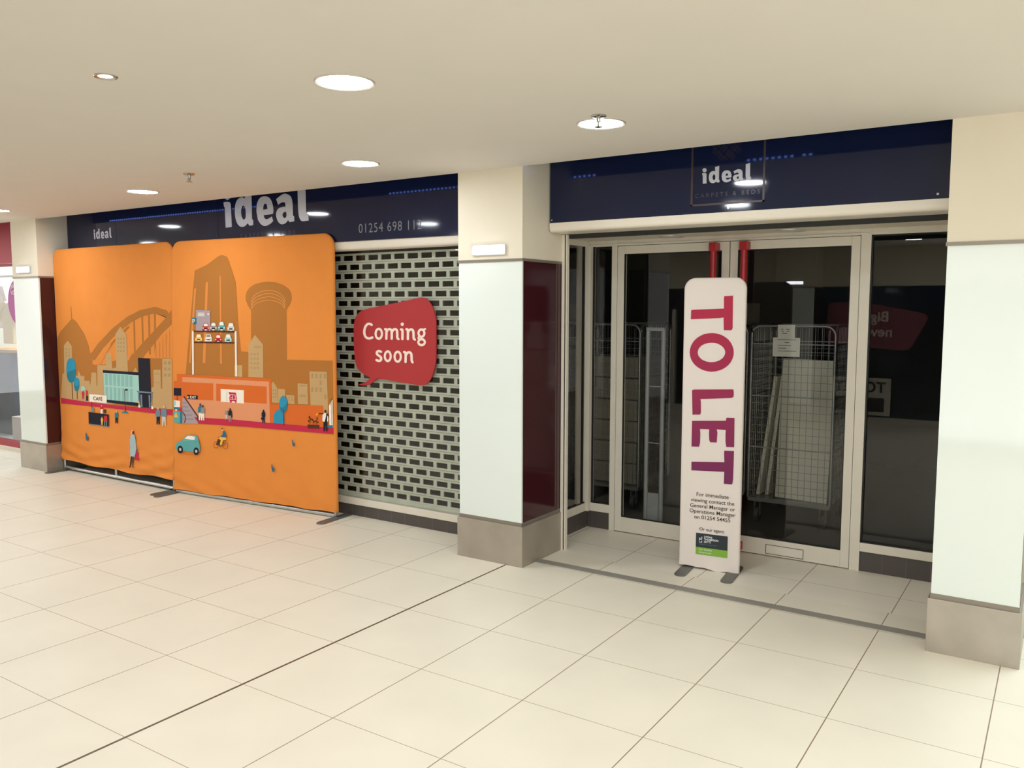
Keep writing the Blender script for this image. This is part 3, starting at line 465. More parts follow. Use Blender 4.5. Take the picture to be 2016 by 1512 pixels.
ART_TOWERS = [["brown",[[[.187,1.057],[.345,1.952],[.489,1.995],[.551,2.024],[.626,2.061],[.675,2.075],[.734,2.057],[.756,2.019],[.795,1.926],[.827,1.847],[.842,1.498],[.864,1.279],[.948,1.278],[.939,1.045],[.187,1.057]]]],["brown",[[[.948,1.278],[.978,1.277],[.993,1.617],[.958,1.658],[.936,1.7],[.935,1.733],[.948,1.769],[.981,1.802],[1.04,1.828],[1.12,1.843],[1.198,1.847],[1.276,1.84],[1.352,1.819],[1.41,1.787],[1.435,1.75],[1.438,1.706],[1.419,1.669],[1.379,1.624],[1.371,1.227],[1.845,1.234],[1.861,.823],[1.176,.838],[.939,1.045]]]],["arc",[[[1.008,1.706],[1.018,1.717],[1.032,1.731],[1.05,1.744],[1.07,1.753],[1.094,1.761],[1.118,1.768],[1.141,1.772],[1.165,1.776],[1.189,1.777],[1.214,1.776],[1.238,1.773],[1.262,1.768],[1.285,1.761],[1.307,1.752],[1.326,1.742],[1.341,1.73],[1.353,1.715],[1.361,1.705],[1.366,1.708],[1.358,1.718],[1.345,1.732],[1.33,1.745],[1.31,1.756],[1.287,1.765],[1.264,1.772],[1.239,1.777],[1.214,1.78],[1.189,1.781],[1.165,1.78],[1.14,1.777],[1.116,1.772],[1.092,1.765],[1.068,1.757],[1.046,1.747],[1.028,1.734],[1.013,1.719],[1.003,1.709]]]],["arc",[[[1.007,1.683],[1.017,1.693],[1.032,1.706],[1.049,1.719],[1.069,1.728],[1.093,1.735],[1.117,1.741],[1.141,1.746],[1.165,1.749],[1.188,1.751],[1.213,1.75],[1.237,1.747],[1.261,1.742],[1.284,1.736],[1.306,1.727],[1.325,1.718],[1.34,1.705],[1.352,1.692],[1.361,1.682],[1.365,1.684],[1.357,1.694],[1.345,1.708],[1.329,1.721],[1.309,1.731],[1.286,1.739],[1.263,1.746],[1.238,1.751],[1.213,1.754],[1.188,1.755],[1.164,1.754],[1.139,1.75],[1.115,1.746],[1.091,1.739],[1.067,1.732],[1.045,1.722],[1.027,1.709],[1.012,1.695],[1.002,1.685]]]],["arc",[[[1.006,1.659],[1.016,1.668],[1.031,1.682],[1.048,1.694],[1.068,1.702],[1.092,1.709],[1.116,1.715],[1.14,1.72],[1.164,1.723],[1.188,1.724],[1.212,1.724],[1.236,1.721],[1.26,1.716],[1.283,1.71],[1.305,1.702],[1.324,1.693],[1.339,1.681],[1.352,1.668],[1.36,1.659],[1.365,1.661],[1.356,1.671],[1.344,1.684],[1.328,1.696],[1.308,1.706],[1.285,1.714],[1.262,1.72],[1.238,1.725],[1.213,1.728],[1.188,1.729],[1.163,1.727],[1.139,1.724],[1.114,1.719],[1.09,1.713],[1.066,1.706],[1.044,1.697],[1.026,1.685],[1.011,1.671],[1.001,1.661]]]],["arc",[[[1.005,1.635],[1.015,1.644],[1.03,1.657],[1.047,1.669],[1.067,1.677],[1.091,1.683],[1.115,1.689],[1.139,1.694],[1.163,1.697],[1.187,1.698],[1.211,1.698],[1.235,1.695],[1.259,1.69],[1.282,1.684],[1.305,1.677],[1.324,1.668],[1.339,1.657],[1.351,1.644],[1.359,1.635],[1.364,1.638],[1.356,1.647],[1.343,1.66],[1.327,1.672],[1.307,1.681],[1.284,1.688],[1.261,1.694],[1.237,1.699],[1.212,1.702],[1.187,1.703],[1.162,1.701],[1.137,1.698],[1.113,1.693],[1.089,1.687],[1.065,1.681],[1.044,1.672],[1.026,1.66],[1.01,1.647],[1.0,1.637]]]],["arc",[[[1.002,1.708],[.999,1.625],[1.005,1.625],[1.008,1.708]]]],["arc",[[[1.361,1.706],[1.359,1.634],[1.364,1.634],[1.367,1.706]]]],["stripe",[[[.333,1.802],[.356,1.802],[.257,1.164],[.236,1.165]]]],["stripe",[[[.475,1.852],[.502,1.852],[.439,1.167],[.407,1.169]]]],["stripe",[[[.643,1.901],[.655,1.9],[.639,1.17],[.617,1.173]]]],["beige",[[[.953,1.338],[1.029,1.419],[1.115,1.345],[1.11,1.071],[.943,1.072]]]],["beige",[[[.786,1.164],[.876,1.167],[.873,1.069],[.782,1.07]]]],["beige",[[[1.2,1.03],[1.219,1.047],[1.262,.995],[1.264,.875],[1.199,.875]]]],["beige",[[[1.268,.989],[1.345,.989],[1.347,.878],[1.265,.876]]]],["beige",[[[1.357,.944],[1.443,.945],[1.444,.875],[1.358,.876]]]],["beige",[[[1.482,1.043],[1.583,1.043],[1.587,.881],[1.48,.878]]]],["beige",[[[1.608,1.144],[1.785,1.146],[1.794,.753],[1.615,.751]]]],["beige_dark",[[[.976,1.269],[.994,1.27],[.993,1.253],[.976,1.252]],[[.975,1.231],[.992,1.232],[.992,1.215],[.974,1.215]],[[.973,1.194],[.991,1.194],[.99,1.177],[.973,1.177]],[[.972,1.156],[.989,1.157],[.989,1.14],[.971,1.139]],[[1.012,1.27],[1.03,1.271],[1.029,1.254],[1.012,1.253]],[[1.011,1.232],[1.028,1.233],[1.028,1.216],[1.01,1.216]],[[1.01,1.195],[1.027,1.195],[1.026,1.179],[1.009,1.178]],[[1.008,1.157],[1.026,1.158],[1.025,1.141],[1.008,1.14]],[[1.048,1.271],[1.065,1.272],[1.065,1.255],[1.048,1.254]],[[1.047,1.234],[1.064,1.234],[1.063,1.217],[1.046,1.217]],[[1.046,1.196],[1.063,1.197],[1.062,1.18],[1.045,1.179]],[[1.044,1.158],[1.061,1.159],[1.061,1.142],[1.044,1.142]],[[1.016,1.325],[1.097,1.327],[1.097,1.317],[1.015,1.315]],[[1.502,1.031],[1.569,1.034],[1.569,1.024],[1.502,1.021]],[[1.5,.954],[1.567,.957],[1.567,.949],[1.5,.946]],[[1.5,.941],[1.567,.945],[1.566,.938],[1.499,.934]],[[1.627,1.125],[1.647,1.126],[1.646,1.09],[1.626,1.089]],[[1.671,1.127],[1.69,1.127],[1.689,1.091],[1.67,1.091]],[[1.714,1.128],[1.733,1.129],[1.732,1.093],[1.713,1.092]],[[1.756,1.13],[1.776,1.131],[1.775,1.095],[1.756,1.094]],[[1.712,1.075],[1.732,1.076],[1.731,1.04],[1.711,1.04]],[[1.624,1.018],[1.644,1.019],[1.643,.983],[1.623,.982]],[[1.668,1.02],[1.688,1.021],[1.687,.985],[1.667,.984]],[[1.711,1.022],[1.73,1.023],[1.73,.987],[1.71,.987]],[[1.758,.969],[1.776,.97],[1.775,.934],[1.757,.933]],[[1.381,.931],[1.393,.932],[1.393,.92],[1.381,.92]],[[1.414,.933],[1.426,.933],[1.426,.922],[1.414,.921]],[[1.381,.91],[1.393,.911],[1.393,.9],[1.38,.899]],[[1.413,.912],[1.426,.913],[1.425,.902],[1.413,.901]],[[1.214,.979],[1.226,.98],[1.226,.969],[1.213,.968]],[[1.239,.981],[1.252,.981],[1.251,.97],[1.239,.969]],[[1.213,.953],[1.226,.954],[1.225,.943],[1.212,.942]],[[1.238,.955],[1.251,.955],[1.25,.944],[1.238,.943]],[[1.212,.927],[1.225,.928],[1.224,.916],[1.212,.916]],[[1.237,.929],[1.25,.929],[1.25,.918],[1.237,.917]]]],["deep",[[[.028,1.0],[.077,1.001],[.08,1.062],[1.205,1.067],[1.192,.859],[1.743,.882],[1.744,.705],[.326,.654],[.009,.632]]]],["peach",[[[.149,1.039],[1.175,1.043],[1.172,.701],[1.137,.7],[1.145,.86],[.885,.854],[.558,.851],[.139,.849]]]],["peach",[[[.139,.849],[1.145,.862],[1.142,.699],[.327,.67],[.135,.753]]]],["deep",[[[.147,.995],[.53,1.0],[.523,.854],[.139,.845]]]],["deep",[[[.565,1.0],[1.147,1.002],[1.145,.862],[.559,.853]]]],["white",[[[.617,.956],[.889,.96],[.885,.849],[.615,.849]]]],["crimson",[[[.711,.937],[.732,.935],[.798,.934],[.805,.88],[.799,.849],[.785,.848],[.781,.861],[.748,.861],[.74,.847],[.728,.847],[.717,.866],[.716,.887],[.726,.911],[.715,.922]]]],["white",[[[.725,.906],[.745,.915],[.785,.911],[.783,.88],[.789,.88],[.79,.914],[.745,.919],[.722,.909]],[[.727,.889],[.753,.889],[.754,.892],[.728,.892]],[[.752,.911],[.753,.875],[.758,.875],[.757,.911]],[[.72,.874],[.8,.876],[.8,.879],[.72,.877]]]],["grey",[[[.688,.95],[.685,.854],[.688,.855],[.691,.95]]]],["lilac",[[[.143,.86],[.172,.854],[.328,.693],[.326,.64],[.129,.631]]]],["lilac_dark",[[[.14,.81],[.189,.809],[.191,.82],[.142,.82]],[[.138,.774],[.21,.775],[.211,.785],[.14,.784]],[[.137,.738],[.231,.741],[.232,.751],[.138,.748]],[[.135,.702],[.252,.706],[.253,.716],[.136,.712]],[[.133,.666],[.273,.672],[.274,.682],[.134,.676]]]],["crimson",[[[.328,.696],[.76,.707],[1.168,.706],[1.554,.709],[1.859,.712],[1.86,.664],[1.444,.66],[.877,.655],[.326,.643]]]],["crimson",[[[.283,.695],[.336,.697],[.33,.665],[.308,.672]]]],["rail",[[[.155,.866],[.321,.701],[.32,.661],[.336,.662],[.336,.707],[.168,.874]]]],["black",[[[.204,.886],[.337,.887],[.335,.853],[.203,.852]]]],["black",[[[.024,.938],[.131,.941],[.128,.874],[.021,.871]]]],["rail",[[[.073,.873],[.064,.76],[.072,.761],[.081,.874]]]],["white",[[[.017,.83],[.11,.828],[.107,.772],[.014,.771]]]],["teal_pale",[[[.057,.803],[.055,.793],[.05,.784],[.042,.777],[.033,.773],[.024,.772],[.015,.775],[.008,.781],[.004,.79],[.002,.8],[.005,.81],[.01,.819],[.018,.826],[.027,.83],[.036,.83],[.045,.827],[.052,.821],[.056,.813]]]],["teal_dark",[[[.014,.769],[.137,.772],[.136,.749],[.013,.744]]]],["red",[[[.072,.737],[.113,.769],[.137,.758],[.135,.735]]]],["teal",[[[.012,.731],[.135,.736],[.13,.631],[.018,.632],[.008,.641]]]],["teal_dark",[[[.105,.734],[.135,.736],[.13,.631],[.1,.631]]]],["yellow",[[[.019,.68],[.053,.728],[.081,.679]]]],["white",[[[.067,.746],[.065,.741],[.061,.738],[.055,.736],[.05,.737],[.046,.74],[.045,.745],[.046,.749],[.051,.753],[.056,.754],[.061,.753],[.065,.75]]]],["rail",[[[.134,.731],[.142,.723],[.153,.711],[.162,.7],[.165,.69],[.167,.679],[.166,.669],[.161,.658],[.155,.648],[.15,.64],[.16,.638],[.165,.645],[.172,.657],[.176,.669],[.177,.68],[.176,.692],[.172,.703],[.163,.716],[.151,.727],[.143,.735]]]],["lilac",[[[.348,1.62],[.523,1.615],[.515,1.438],[.339,1.44]]]],["white",[[[.373,1.596],[.448,1.596],[.448,1.591],[.373,1.591]],[[.369,1.585],[.451,1.585],[.45,1.58],[.369,1.58]],[[.369,1.573],[.45,1.574],[.45,1.568],[.369,1.568]],[[.488,1.594],[.494,1.594],[.494,1.589],[.503,1.594],[.509,1.591],[.498,1.587],[.509,1.58],[.503,1.577],[.494,1.583],[.493,1.578],[.487,1.578]]]],["teal_dark",[[[.299,1.554],[.354,1.552],[.351,1.497],[.299,1.499]]]],["white",[[[.291,1.44],[.276,1.065],[.297,1.066],[.312,1.44]],[[.803,1.445],[.796,1.07],[.817,1.071],[.824,1.446]]]],["rail",[[[.31,1.433],[.804,1.435],[.805,1.445],[.311,1.443]],[[.309,1.339],[.799,1.344],[.8,1.354],[.31,1.349]]]],["black",[[[.426,1.455],[.442,1.455],[.441,1.444],[.425,1.444]],[[.482,1.455],[.497,1.456],[.497,1.445],[.481,1.445]]]],["red",[[[.419,1.449],[.421,1.476],[.429,1.482],[.439,1.506],[.447,1.509],[.481,1.509],[.489,1.506],[.497,1.482],[.504,1.477],[.503,1.45]]]],["white",[[[.437,1.483],[.445,1.504],[.482,1.504],[.489,1.484]]]],["white",[[[.425,1.471],[.438,1.471],[.437,1.462],[.425,1.462]],[[.487,1.472],[.499,1.472],[.499,1.463],[.487,1.463]]]],["black",[[[.442,1.467],[.482,1.468],[.482,1.459],[.442,1.458]]]],["white",[[[.451,1.456],[.473,1.456],[.472,1.45],[.451,1.449]]]],["black",[[[.519,1.455],[.534,1.455],[.534,1.444],[.518,1.444]],[[.574,1.456],[.589,1.456],[.589,1.445],[.574,1.445]]]],["grey",[[[.512,1.449],[.514,1.48],[.522,1.485],[.532,1.512],[.54,1.515],[.574,1.516],[.581,1.512],[.589,1.486],[.596,1.48],[.595,1.451]]]],["white",[[[.529,1.487],[.538,1.51],[.575,1.51],[.581,1.487]]]],["white",[[[.518,1.474],[.53,1.474],[.53,1.464],[.518,1.464]],[[.579,1.475],[.592,1.475],[.591,1.465],[.579,1.465]]]],["black",[[[.535,1.47],[.575,1.47],[.574,1.46],[.534,1.46]]]],["white",[[[.543,1.457],[.565,1.458],[.565,1.45],[.543,1.45]]]],["black",[[[.617,1.454],[.632,1.454],[.631,1.444],[.616,1.443]],[[.671,1.455],[.686,1.455],[.685,1.444],[.67,1.444]]]],["teal",[[[.61,1.449],[.612,1.484],[.62,1.49],[.63,1.521],[.638,1.525],[.671,1.525],[.678,1.522],[.686,1.491],[.693,1.485],[.692,1.45]]]],["white",[[[.627,1.492],[.636,1.519],[.672,1.52],[.678,1.493]]]],["white",[[[.616,1.478],[.628,1.478],[.628,1.466],[.616,1.466]],[[.676,1.478],[.688,1.478],[.688,1.467],[.676,1.467]]]],["black",[[[.632,1.473],[.672,1.473],[.671,1.462],[.632,1.462]]]],["white",[[[.641,1.458],[.662,1.459],[.662,1.45],[.64,1.45]]]],["black",[[[.726,1.454],[.741,1.454],[.741,1.443],[.726,1.443]],[[.78,1.454],[.795,1.454],[.794,1.444],[.779,1.444]]]],["greypale",[[[.72,1.448],[.721,1.478],[.729,1.484],[.739,1.51],[.747,1.513],[.779,1.513],[.787,1.51],[.794,1.484],[.802,1.479],[.8,1.449]]]],["white",[[[.737,1.485],[.745,1.508],[.781,1.508],[.787,1.486]]]],["white",[[[.726,1.472],[.738,1.472],[.737,1.463],[.725,1.462]],[[.785,1.473],[.797,1.473],[.796,1.463],[.785,1.463]]]],["black",[[[.742,1.468],[.78,1.469],[.78,1.459],[.741,1.458]]]],["white",[[[.75,1.456],[.771,1.456],[.771,1.449],[.75,1.449]]]],["black",[[[.335,1.359],[.351,1.359],[.351,1.348],[.335,1.348]],[[.392,1.36],[.408,1.36],[.407,1.349],[.392,1.349]]]],["yellow",[[[.329,1.353],[.33,1.38],[.338,1.386],[.349,1.41],[.357,1.413],[.391,1.414],[.399,1.411],[.407,1.387],[.415,1.382],[.414,1.355]]]],["white",[[[.346,1.387],[.355,1.408],[.393,1.409],[.4,1.388]]]],["white",[[[.335,1.375],[.347,1.375],[.347,1.366],[.334,1.366]],[[.397,1.376],[.41,1.377],[.409,1.367],[.397,1.367]]]],["black",[[[.352,1.372],[.393,1.372],[.392,1.363],[.351,1.362]]]],["white",[[[.361,1.36],[.383,1.361],[.382,1.354],[.36,1.353]]]],["black",[[[.456,1.36],[.471,1.36],[.471,1.349],[.455,1.349]],[[.512,1.361],[.527,1.361],[.526,1.351],[.511,1.35]]]],["white",[[[.449,1.354],[.451,1.384],[.459,1.389],[.469,1.415],[.477,1.419],[.511,1.419],[.519,1.416],[.527,1.391],[.534,1.385],[.533,1.356]]]],["grey",[[[.467,1.391],[.475,1.413],[.512,1.414],[.519,1.392]]]],["grey",[[[.455,1.378],[.468,1.379],[.467,1.369],[.455,1.369]],[[.517,1.379],[.529,1.38],[.529,1.37],[.517,1.37]]]],["black",[[[.472,1.374],[.512,1.375],[.512,1.365],[.472,1.365]]]],["white",[[[.481,1.362],[.502,1.363],[.502,1.356],[.48,1.355]]]],["black",[[[.574,1.36],[.59,1.361],[.589,1.35],[.574,1.349]],[[.629,1.361],[.644,1.362],[.644,1.351],[.629,1.351]]]],["red",[[[.568,1.355],[.569,1.382],[.577,1.387],[.587,1.411],[.595,1.414],[.628,1.415],[.636,1.412],[.644,1.388],[.651,1.383],[.65,1.356]]]],["white",[[[.585,1.388],[.593,1.409],[.63,1.409],[.636,1.389]]]],["white",[[[.574,1.377],[.586,1.377],[.585,1.368],[.573,1.367]],[[.634,1.378],[.646,1.378],[.646,1.369],[.634,1.369]]]],["black",[[[.59,1.373],[.63,1.374],[.629,1.365],[.59,1.364]]]],["white",[[[.599,1.362],[.62,1.362],[.62,1.356],[.599,1.355]]]],["black",[[[.693,1.359],[.708,1.36],[.707,1.349],[.692,1.349]],[[.746,1.361],[.761,1.361],[.761,1.35],[.746,1.35]]]],["teal_pale",[[[.686,1.354],[.688,1.384],[.695,1.39],[.705,1.416],[.713,1.419],[.746,1.42],[.753,1.417],[.761,1.391],[.768,1.385],[.767,1.356]]]],["white",[[[.703,1.391],[.711,1.414],[.747,1.415],[.754,1.392]]]],["white",[[[.692,1.378],[.704,1.379],[.703,1.369],[.691,1.369]],[[.752,1.379],[.763,1.38],[.763,1.37],[.751,1.37]]]],["black",[[[.708,1.374],[.747,1.375],[.747,1.365],[.708,1.365]]]],["white",[[[.717,1.362],[.738,1.362],[.737,1.355],[.716,1.355]]]],["blue",[[[1.219,.709],[1.224,.777],[1.242,.807],[1.273,.82],[1.312,.816],[1.336,.795],[1.337,.71]]]],["teal_dark",[[[1.375,.869],[1.372,.848],[1.365,.829],[1.355,.813],[1.342,.802],[1.328,.798],[1.314,.801],[1.301,.81],[1.292,.824],[1.286,.843],[1.284,.864],[1.287,.885],[1.294,.905],[1.305,.92],[1.318,.931],[1.332,.935],[1.346,.932],[1.358,.923],[1.368,.909],[1.374,.89]]]],["blue",[[[1.285,.864],[1.288,.89],[1.304,.922],[1.332,.934],[1.356,.927],[1.369,.908],[1.366,.879],[1.333,.846],[1.298,.839]]]],["rail",[[[1.324,.825],[1.325,.697],[1.333,.697],[1.333,.826]]]],["rail",[[[1.581,.721],[1.705,.725],[1.702,.698],[1.584,.693]]]],["rail",[[[1.612,.721],[1.608,.786],[1.604,.786],[1.608,.72]],[[1.644,.723],[1.641,.768],[1.637,.768],[1.64,.723]],[[1.675,.725],[1.683,.781],[1.679,.781],[1.671,.725]],[[1.611,.781],[1.61,.775],[1.606,.77],[1.601,.77],[1.597,.774],[1.595,.78],[1.597,.787],[1.601,.791],[1.606,.792],[1.61,.788]],[[1.627,.767],[1.625,.762],[1.619,.759],[1.613,.759],[1.608,.761],[1.606,.766],[1.608,.771],[1.613,.774],[1.62,.774],[1.625,.772]],[[1.608,.751],[1.606,.747],[1.6,.744],[1.594,.743],[1.589,.745],[1.587,.749],[1.589,.754],[1.594,.757],[1.601,.757],[1.606,.755]],[[1.641,.763],[1.64,.757],[1.637,.753],[1.633,.753],[1.629,.756],[1.628,.762],[1.629,.768],[1.633,.772],[1.637,.772],[1.64,.769]],[[1.662,.749],[1.66,.746],[1.655,.743],[1.648,.743],[1.643,.745],[1.641,.748],[1.643,.752],[1.648,.754],[1.655,.755],[1.66,.753]],[[1.69,.776],[1.689,.77],[1.686,.767],[1.682,.766],[1.678,.77],[1.677,.776],[1.679,.782],[1.682,.786],[1.686,.786],[1.689,.782]],[[1.678,.755],[1.676,.752],[1.671,.749],[1.664,.749],[1.659,.751],[1.657,.754],[1.659,.758],[1.664,.76],[1.671,.761],[1.676,.759]],[[1.699,.747],[1.697,.743],[1.692,.74],[1.687,.739],[1.682,.742],[1.68,.746],[1.682,.75],[1.687,.753],[1.693,.753],[1.697,.751]]]],["white",[[[1.807,.884],[1.85,.938],[1.857,.716],[1.809,.724]]]],["rail",[[[1.831,.885],[1.834,.936],[1.855,.936],[1.855,.94],[1.829,.938],[1.825,.885]]]],["teal_dark",[[[1.785,.723],[1.81,.732],[1.842,.733],[1.857,.718],[1.785,.711]]]],["rail",[[[1.829,.885],[1.83,.726],[1.833,.726],[1.832,.885]],[[1.845,.921],[1.848,.721],[1.851,.721],[1.848,.921]]]],["white",[[[.347,.746],[.384,.748],[.383,.676],[.37,.676],[.366,.719],[.356,.675],[.343,.674]]]],["teal_dark",[[[.355,.798],[.38,.8],[.394,.789],[.394,.749],[.386,.741],[.344,.739],[.336,.745],[.34,.786]]]],["rail",[[[.38,.81],[.377,.803],[.371,.799],[.364,.799],[.359,.802],[.357,.808],[.359,.815],[.365,.819],[.372,.82],[.378,.816]]]],["white",[[[.38,.74],[.414,.742],[.412,.676],[.401,.675],[.397,.715],[.388,.674],[.377,.674]]]],["grey",[[[.387,.788],[.41,.79],[.423,.78],[.423,.743],[.415,.736],[.377,.734],[.37,.74],[.374,.777]]]],["rail",[[[.41,.799],[.407,.793],[.402,.789],[.396,.789],[.391,.792],[.389,.798],[.391,.804],[.396,.808],[.403,.808],[.408,.805]]]],["greypale",[[[.671,.747],[.693,.748],[.693,.705],[.685,.704],[.683,.73],[.677,.704],[.67,.703]]]],["grey",[[[.676,.778],[.691,.779],[.699,.772],[.699,.748],[.694,.744],[.67,.742],[.665,.746],[.667,.771]]]],["skin",[[[.691,.785],[.689,.781],[.686,.778],[.681,.778],[.678,.78],[.677,.784],[.679,.788],[.682,.791],[.686,.791],[.689,.789]]]],["grey",[[[.712,.743],[.74,.744],[.74,.687],[.73,.687],[.727,.721],[.719,.686],[.709,.685]]]],["black",[[[.718,.784],[.737,.785],[.748,.777],[.748,.745],[.742,.739],[.71,.737],[.704,.742],[.706,.774]]]],["black",[[[.737,.793],[.735,.788],[.73,.785],[.725,.784],[.721,.787],[.719,.792],[.721,.797],[.726,.801],[.731,.801],[.735,.798]]]],["rail",[[[.737,.746],[.752,.747],[.751,.724],[.736,.723]]]],["black",[[[1.095,.755],[1.122,.757],[1.122,.703],[1.113,.702],[1.109,.734],[1.102,.701],[1.093,.701]]]],["black",[[[1.101,.795],[1.119,.796],[1.129,.788],[1.129,.758],[1.123,.752],[1.094,.75],[1.088,.755],[1.09,.786]]]],["black",[[[1.119,.804],[1.117,.799],[1.113,.796],[1.107,.795],[1.103,.798],[1.102,.803],[1.104,.808],[1.108,.811],[1.113,.811],[1.117,.808]]]],["black",[[[1.081,.745],[1.095,.746],[1.095,.729],[1.081,.728]]]],["black",[[[1.749,.764],[1.788,.767],[1.788,.683],[1.775,.682],[1.77,.732],[1.76,.681],[1.747,.68]]]],["white",[[[1.757,.825],[1.783,.827],[1.798,.815],[1.799,.768],[1.79,.759],[1.746,.756],[1.738,.764],[1.741,.811]]]],["rail",[[[1.782,.839],[1.78,.831],[1.774,.826],[1.766,.826],[1.76,.83],[1.758,.837],[1.761,.845],[1.767,.85],[1.774,.85],[1.78,.846]]]],["black",[[[1.78,.827],[1.803,.814],[1.805,.789],[1.79,.808],[1.786,.753],[1.76,.751],[1.774,.792]],[[1.752,.822],[1.702,.819],[1.702,.812],[1.751,.815]]]],["orange_bright",[[[1.699,.811],[1.697,.806],[1.692,.801],[1.686,.799],[1.679,.8],[1.675,.804],[1.673,.81],[1.675,.815],[1.68,.82],[1.686,.822],[1.693,.821],[1.698,.817]],[[1.655,.8],[1.686,.806],[1.686,.799]]]],["teal",[[[.037,.405],[.036,.413],[.037,.424],[.042,.434],[.048,.443],[.058,.452],[.07,.46],[.087,.467],[.107,.474],[.126,.483],[.142,.495],[.156,.509],[.17,.52],[.182,.526],[.193,.531],[.206,.534],[.225,.537],[.246,.539],[.266,.539],[.284,.539],[.3,.538],[.313,.535],[.321,.529],[.325,.521],[.329,.511],[.335,.498],[.34,.482],[.345,.467],[.348,.456],[.35,.445],[.351,.435],[.352,.424],[.351,.412],[.345,.404],[.333,.398],[.315,.395],[.288,.393],[.245,.391],[.193,.391],[.145,.391],[.109,.391],[.078,.392],[.055,.394],[.043,.396],[.039,.399]]]],["white",[[[.138,.484],[.194,.525],[.218,.529],[.292,.527],[.288,.499],[.192,.489]]]],["teal_pale",[[[.277,.527],[.293,.526],[.289,.499],[.273,.497]]]],["black",[[[.135,.401],[.134,.392],[.13,.384],[.124,.376],[.116,.37],[.107,.366],[.098,.364],[.089,.364],[.081,.367],[.074,.372],[.069,.379],[.065,.387],[.065,.395],[.066,.404],[.07,.413],[.076,.421],[.084,.427],[.092,.431],[.102,.433],[.111,.432],[.119,.429],[.126,.425],[.131,.418],[.134,.41]]]],["greypale",[[[.115,.4],[.113,.395],[.11,.39],[.105,.386],[.099,.385],[.094,.386],[.089,.388],[.086,.393],[.085,.398],[.087,.404],[.09,.408],[.095,.412],[.101,.413],[.106,.413],[.111,.41],[.114,.406]]]],["black",[[[.337,.403],[.336,.394],[.332,.385],[.326,.378],[.319,.372],[.31,.368],[.301,.366],[.292,.366],[.284,.369],[.278,.373],[.272,.38],[.269,.388],[.269,.397],[.27,.406],[.274,.414],[.28,.422],[.287,.428],[.296,.432],[.304,.434],[.313,.433],[.321,.43],[.328,.426],[.333,.419],[.336,.411]]]],["greypale",[[[.317,.402],[.316,.396],[.312,.391],[.308,.388],[.302,.386],[.297,.387],[.292,.39],[.29,.394],[.289,.399],[.29,.405],[.293,.41],[.298,.413],[.304,.414],[.309,.414],[.314,.411],[.316,.407]]]],["shade",[[[.123,.367],[.275,.367],[.275,.362],[.132,.363]]]],["rail",[[[.576,.479],[.574,.471],[.571,.464],[.565,.458],[.559,.453],[.552,.451],[.544,.45],[.537,.452],[.531,.455],[.526,.46],[.523,.467],[.522,.474],[.524,.482],[.527,.489],[.533,.495],[.539,.499],[.546,.502],[.554,.503],[.561,.501],[.567,.498],[.572,.493],[.575,.486],[.576,.478],[.58,.479],[.579,.487],[.576,.494],[.57,.5],[.563,.504],[.555,.506],[.546,.505],[.537,.502],[.53,.497],[.524,.49],[.52,.482],[.518,.474],[.519,.466],[.522,.459],[.528,.453],[.535,.449],[.543,.447],[.552,.448],[.561,.451],[.568,.456],[.574,.463],[.578,.471],[.58,.479]]]],["rail",[[[.691,.479],[.69,.472],[.686,.465],[.681,.459],[.674,.454],[.667,.452],[.66,.451],[.653,.452],[.647,.456],[.642,.461],[.639,.468],[.639,.475],[.64,.482],[.643,.489],[.649,.495],[.655,.5],[.662,.502],[.669,.503],[.676,.502],[.683,.498],[.687,.493],[.69,.486],[.691,.479],[.695,.48],[.694,.487],[.691,.494],[.686,.5],[.679,.504],[.67,.506],[.662,.505],[.653,.502],[.646,.497],[.64,.49],[.636,.483],[.635,.474],[.636,.467],[.639,.46],[.644,.454],[.651,.45],[.659,.448],[.668,.449],[.676,.452],[.684,.457],[.69,.464],[.693,.471],[.695,.479]]]],["rail",[[[.551,.476],[.575,.527],[.608,.475],[.667,.477],[.63,.519],[.576,.53],[.574,.527],[.627,.517],[.663,.477],[.611,.478],[.575,.53],[.547,.477]],[[.574,.539],[.591,.548],[.589,.551],[.572,.541]],[[.634,.517],[.671,.522],[.671,.525],[.634,.521]],[[.618,.477],[.615,.471],[.608,.466],[.599,.466],[.593,.469],[.59,.475],[.593,.481],[.6,.486],[.609,.486],[.615,.483]]]],["yellow",[[[.604,.547],[.672,.55],[.673,.528],[.634,.521],[.625,.494],[.609,.47],[.596,.487],[.606,.517],[.587,.535]]]],["blue_dark",[[[.604,.551],[.606,.554],[.617,.559],[.628,.567],[.632,.578],[.636,.59],[.64,.6],[.646,.603],[.652,.604],[.657,.601],[.662,.594],[.667,.584],[.67,.574],[.673,.565],[.675,.557],[.67,.552],[.65,.549],[.622,.549]]]],["skin",[[[.642,.614],[.641,.608],[.636,.604],[.631,.602],[.625,.603],[.621,.607],[.62,.612],[.622,.618],[.626,.622],[.632,.624],[.637,.623],[.641,.619]]]],["rail",[[[.639,.621],[.637,.618],[.631,.616],[.623,.615],[.617,.616],[.615,.619],[.617,.622],[.623,.624],[.631,.625],[.637,.624]]]],["blue_dark",[[[1.416,.588],[1.424,.588],[1.429,.566],[1.443,.563],[1.445,.54],[1.425,.534],[1.419,.553],[1.417,.567]]]],["blue_dark",[[[1.187,.367],[1.196,.368],[1.202,.342],[1.218,.339],[1.22,.312],[1.198,.305],[1.19,.326],[1.187,.343]]]],["white",[[[.213,.875],[.218,.875],[.218,.87],[.228,.876],[.231,.874],[.221,.866],[.231,.861],[.227,.859],[.218,.864],[.217,.857],[.213,.857]]]]]
TXT_BRIDGE = [["CAFÉ",[.607,.784],[.762,.75],"rail_text"]]
TXT_TOWERS = [["EXIT",[.246,.882],[.323,.859],"white"],["P",[.309,1.543],[.341,1.505],"white"]]
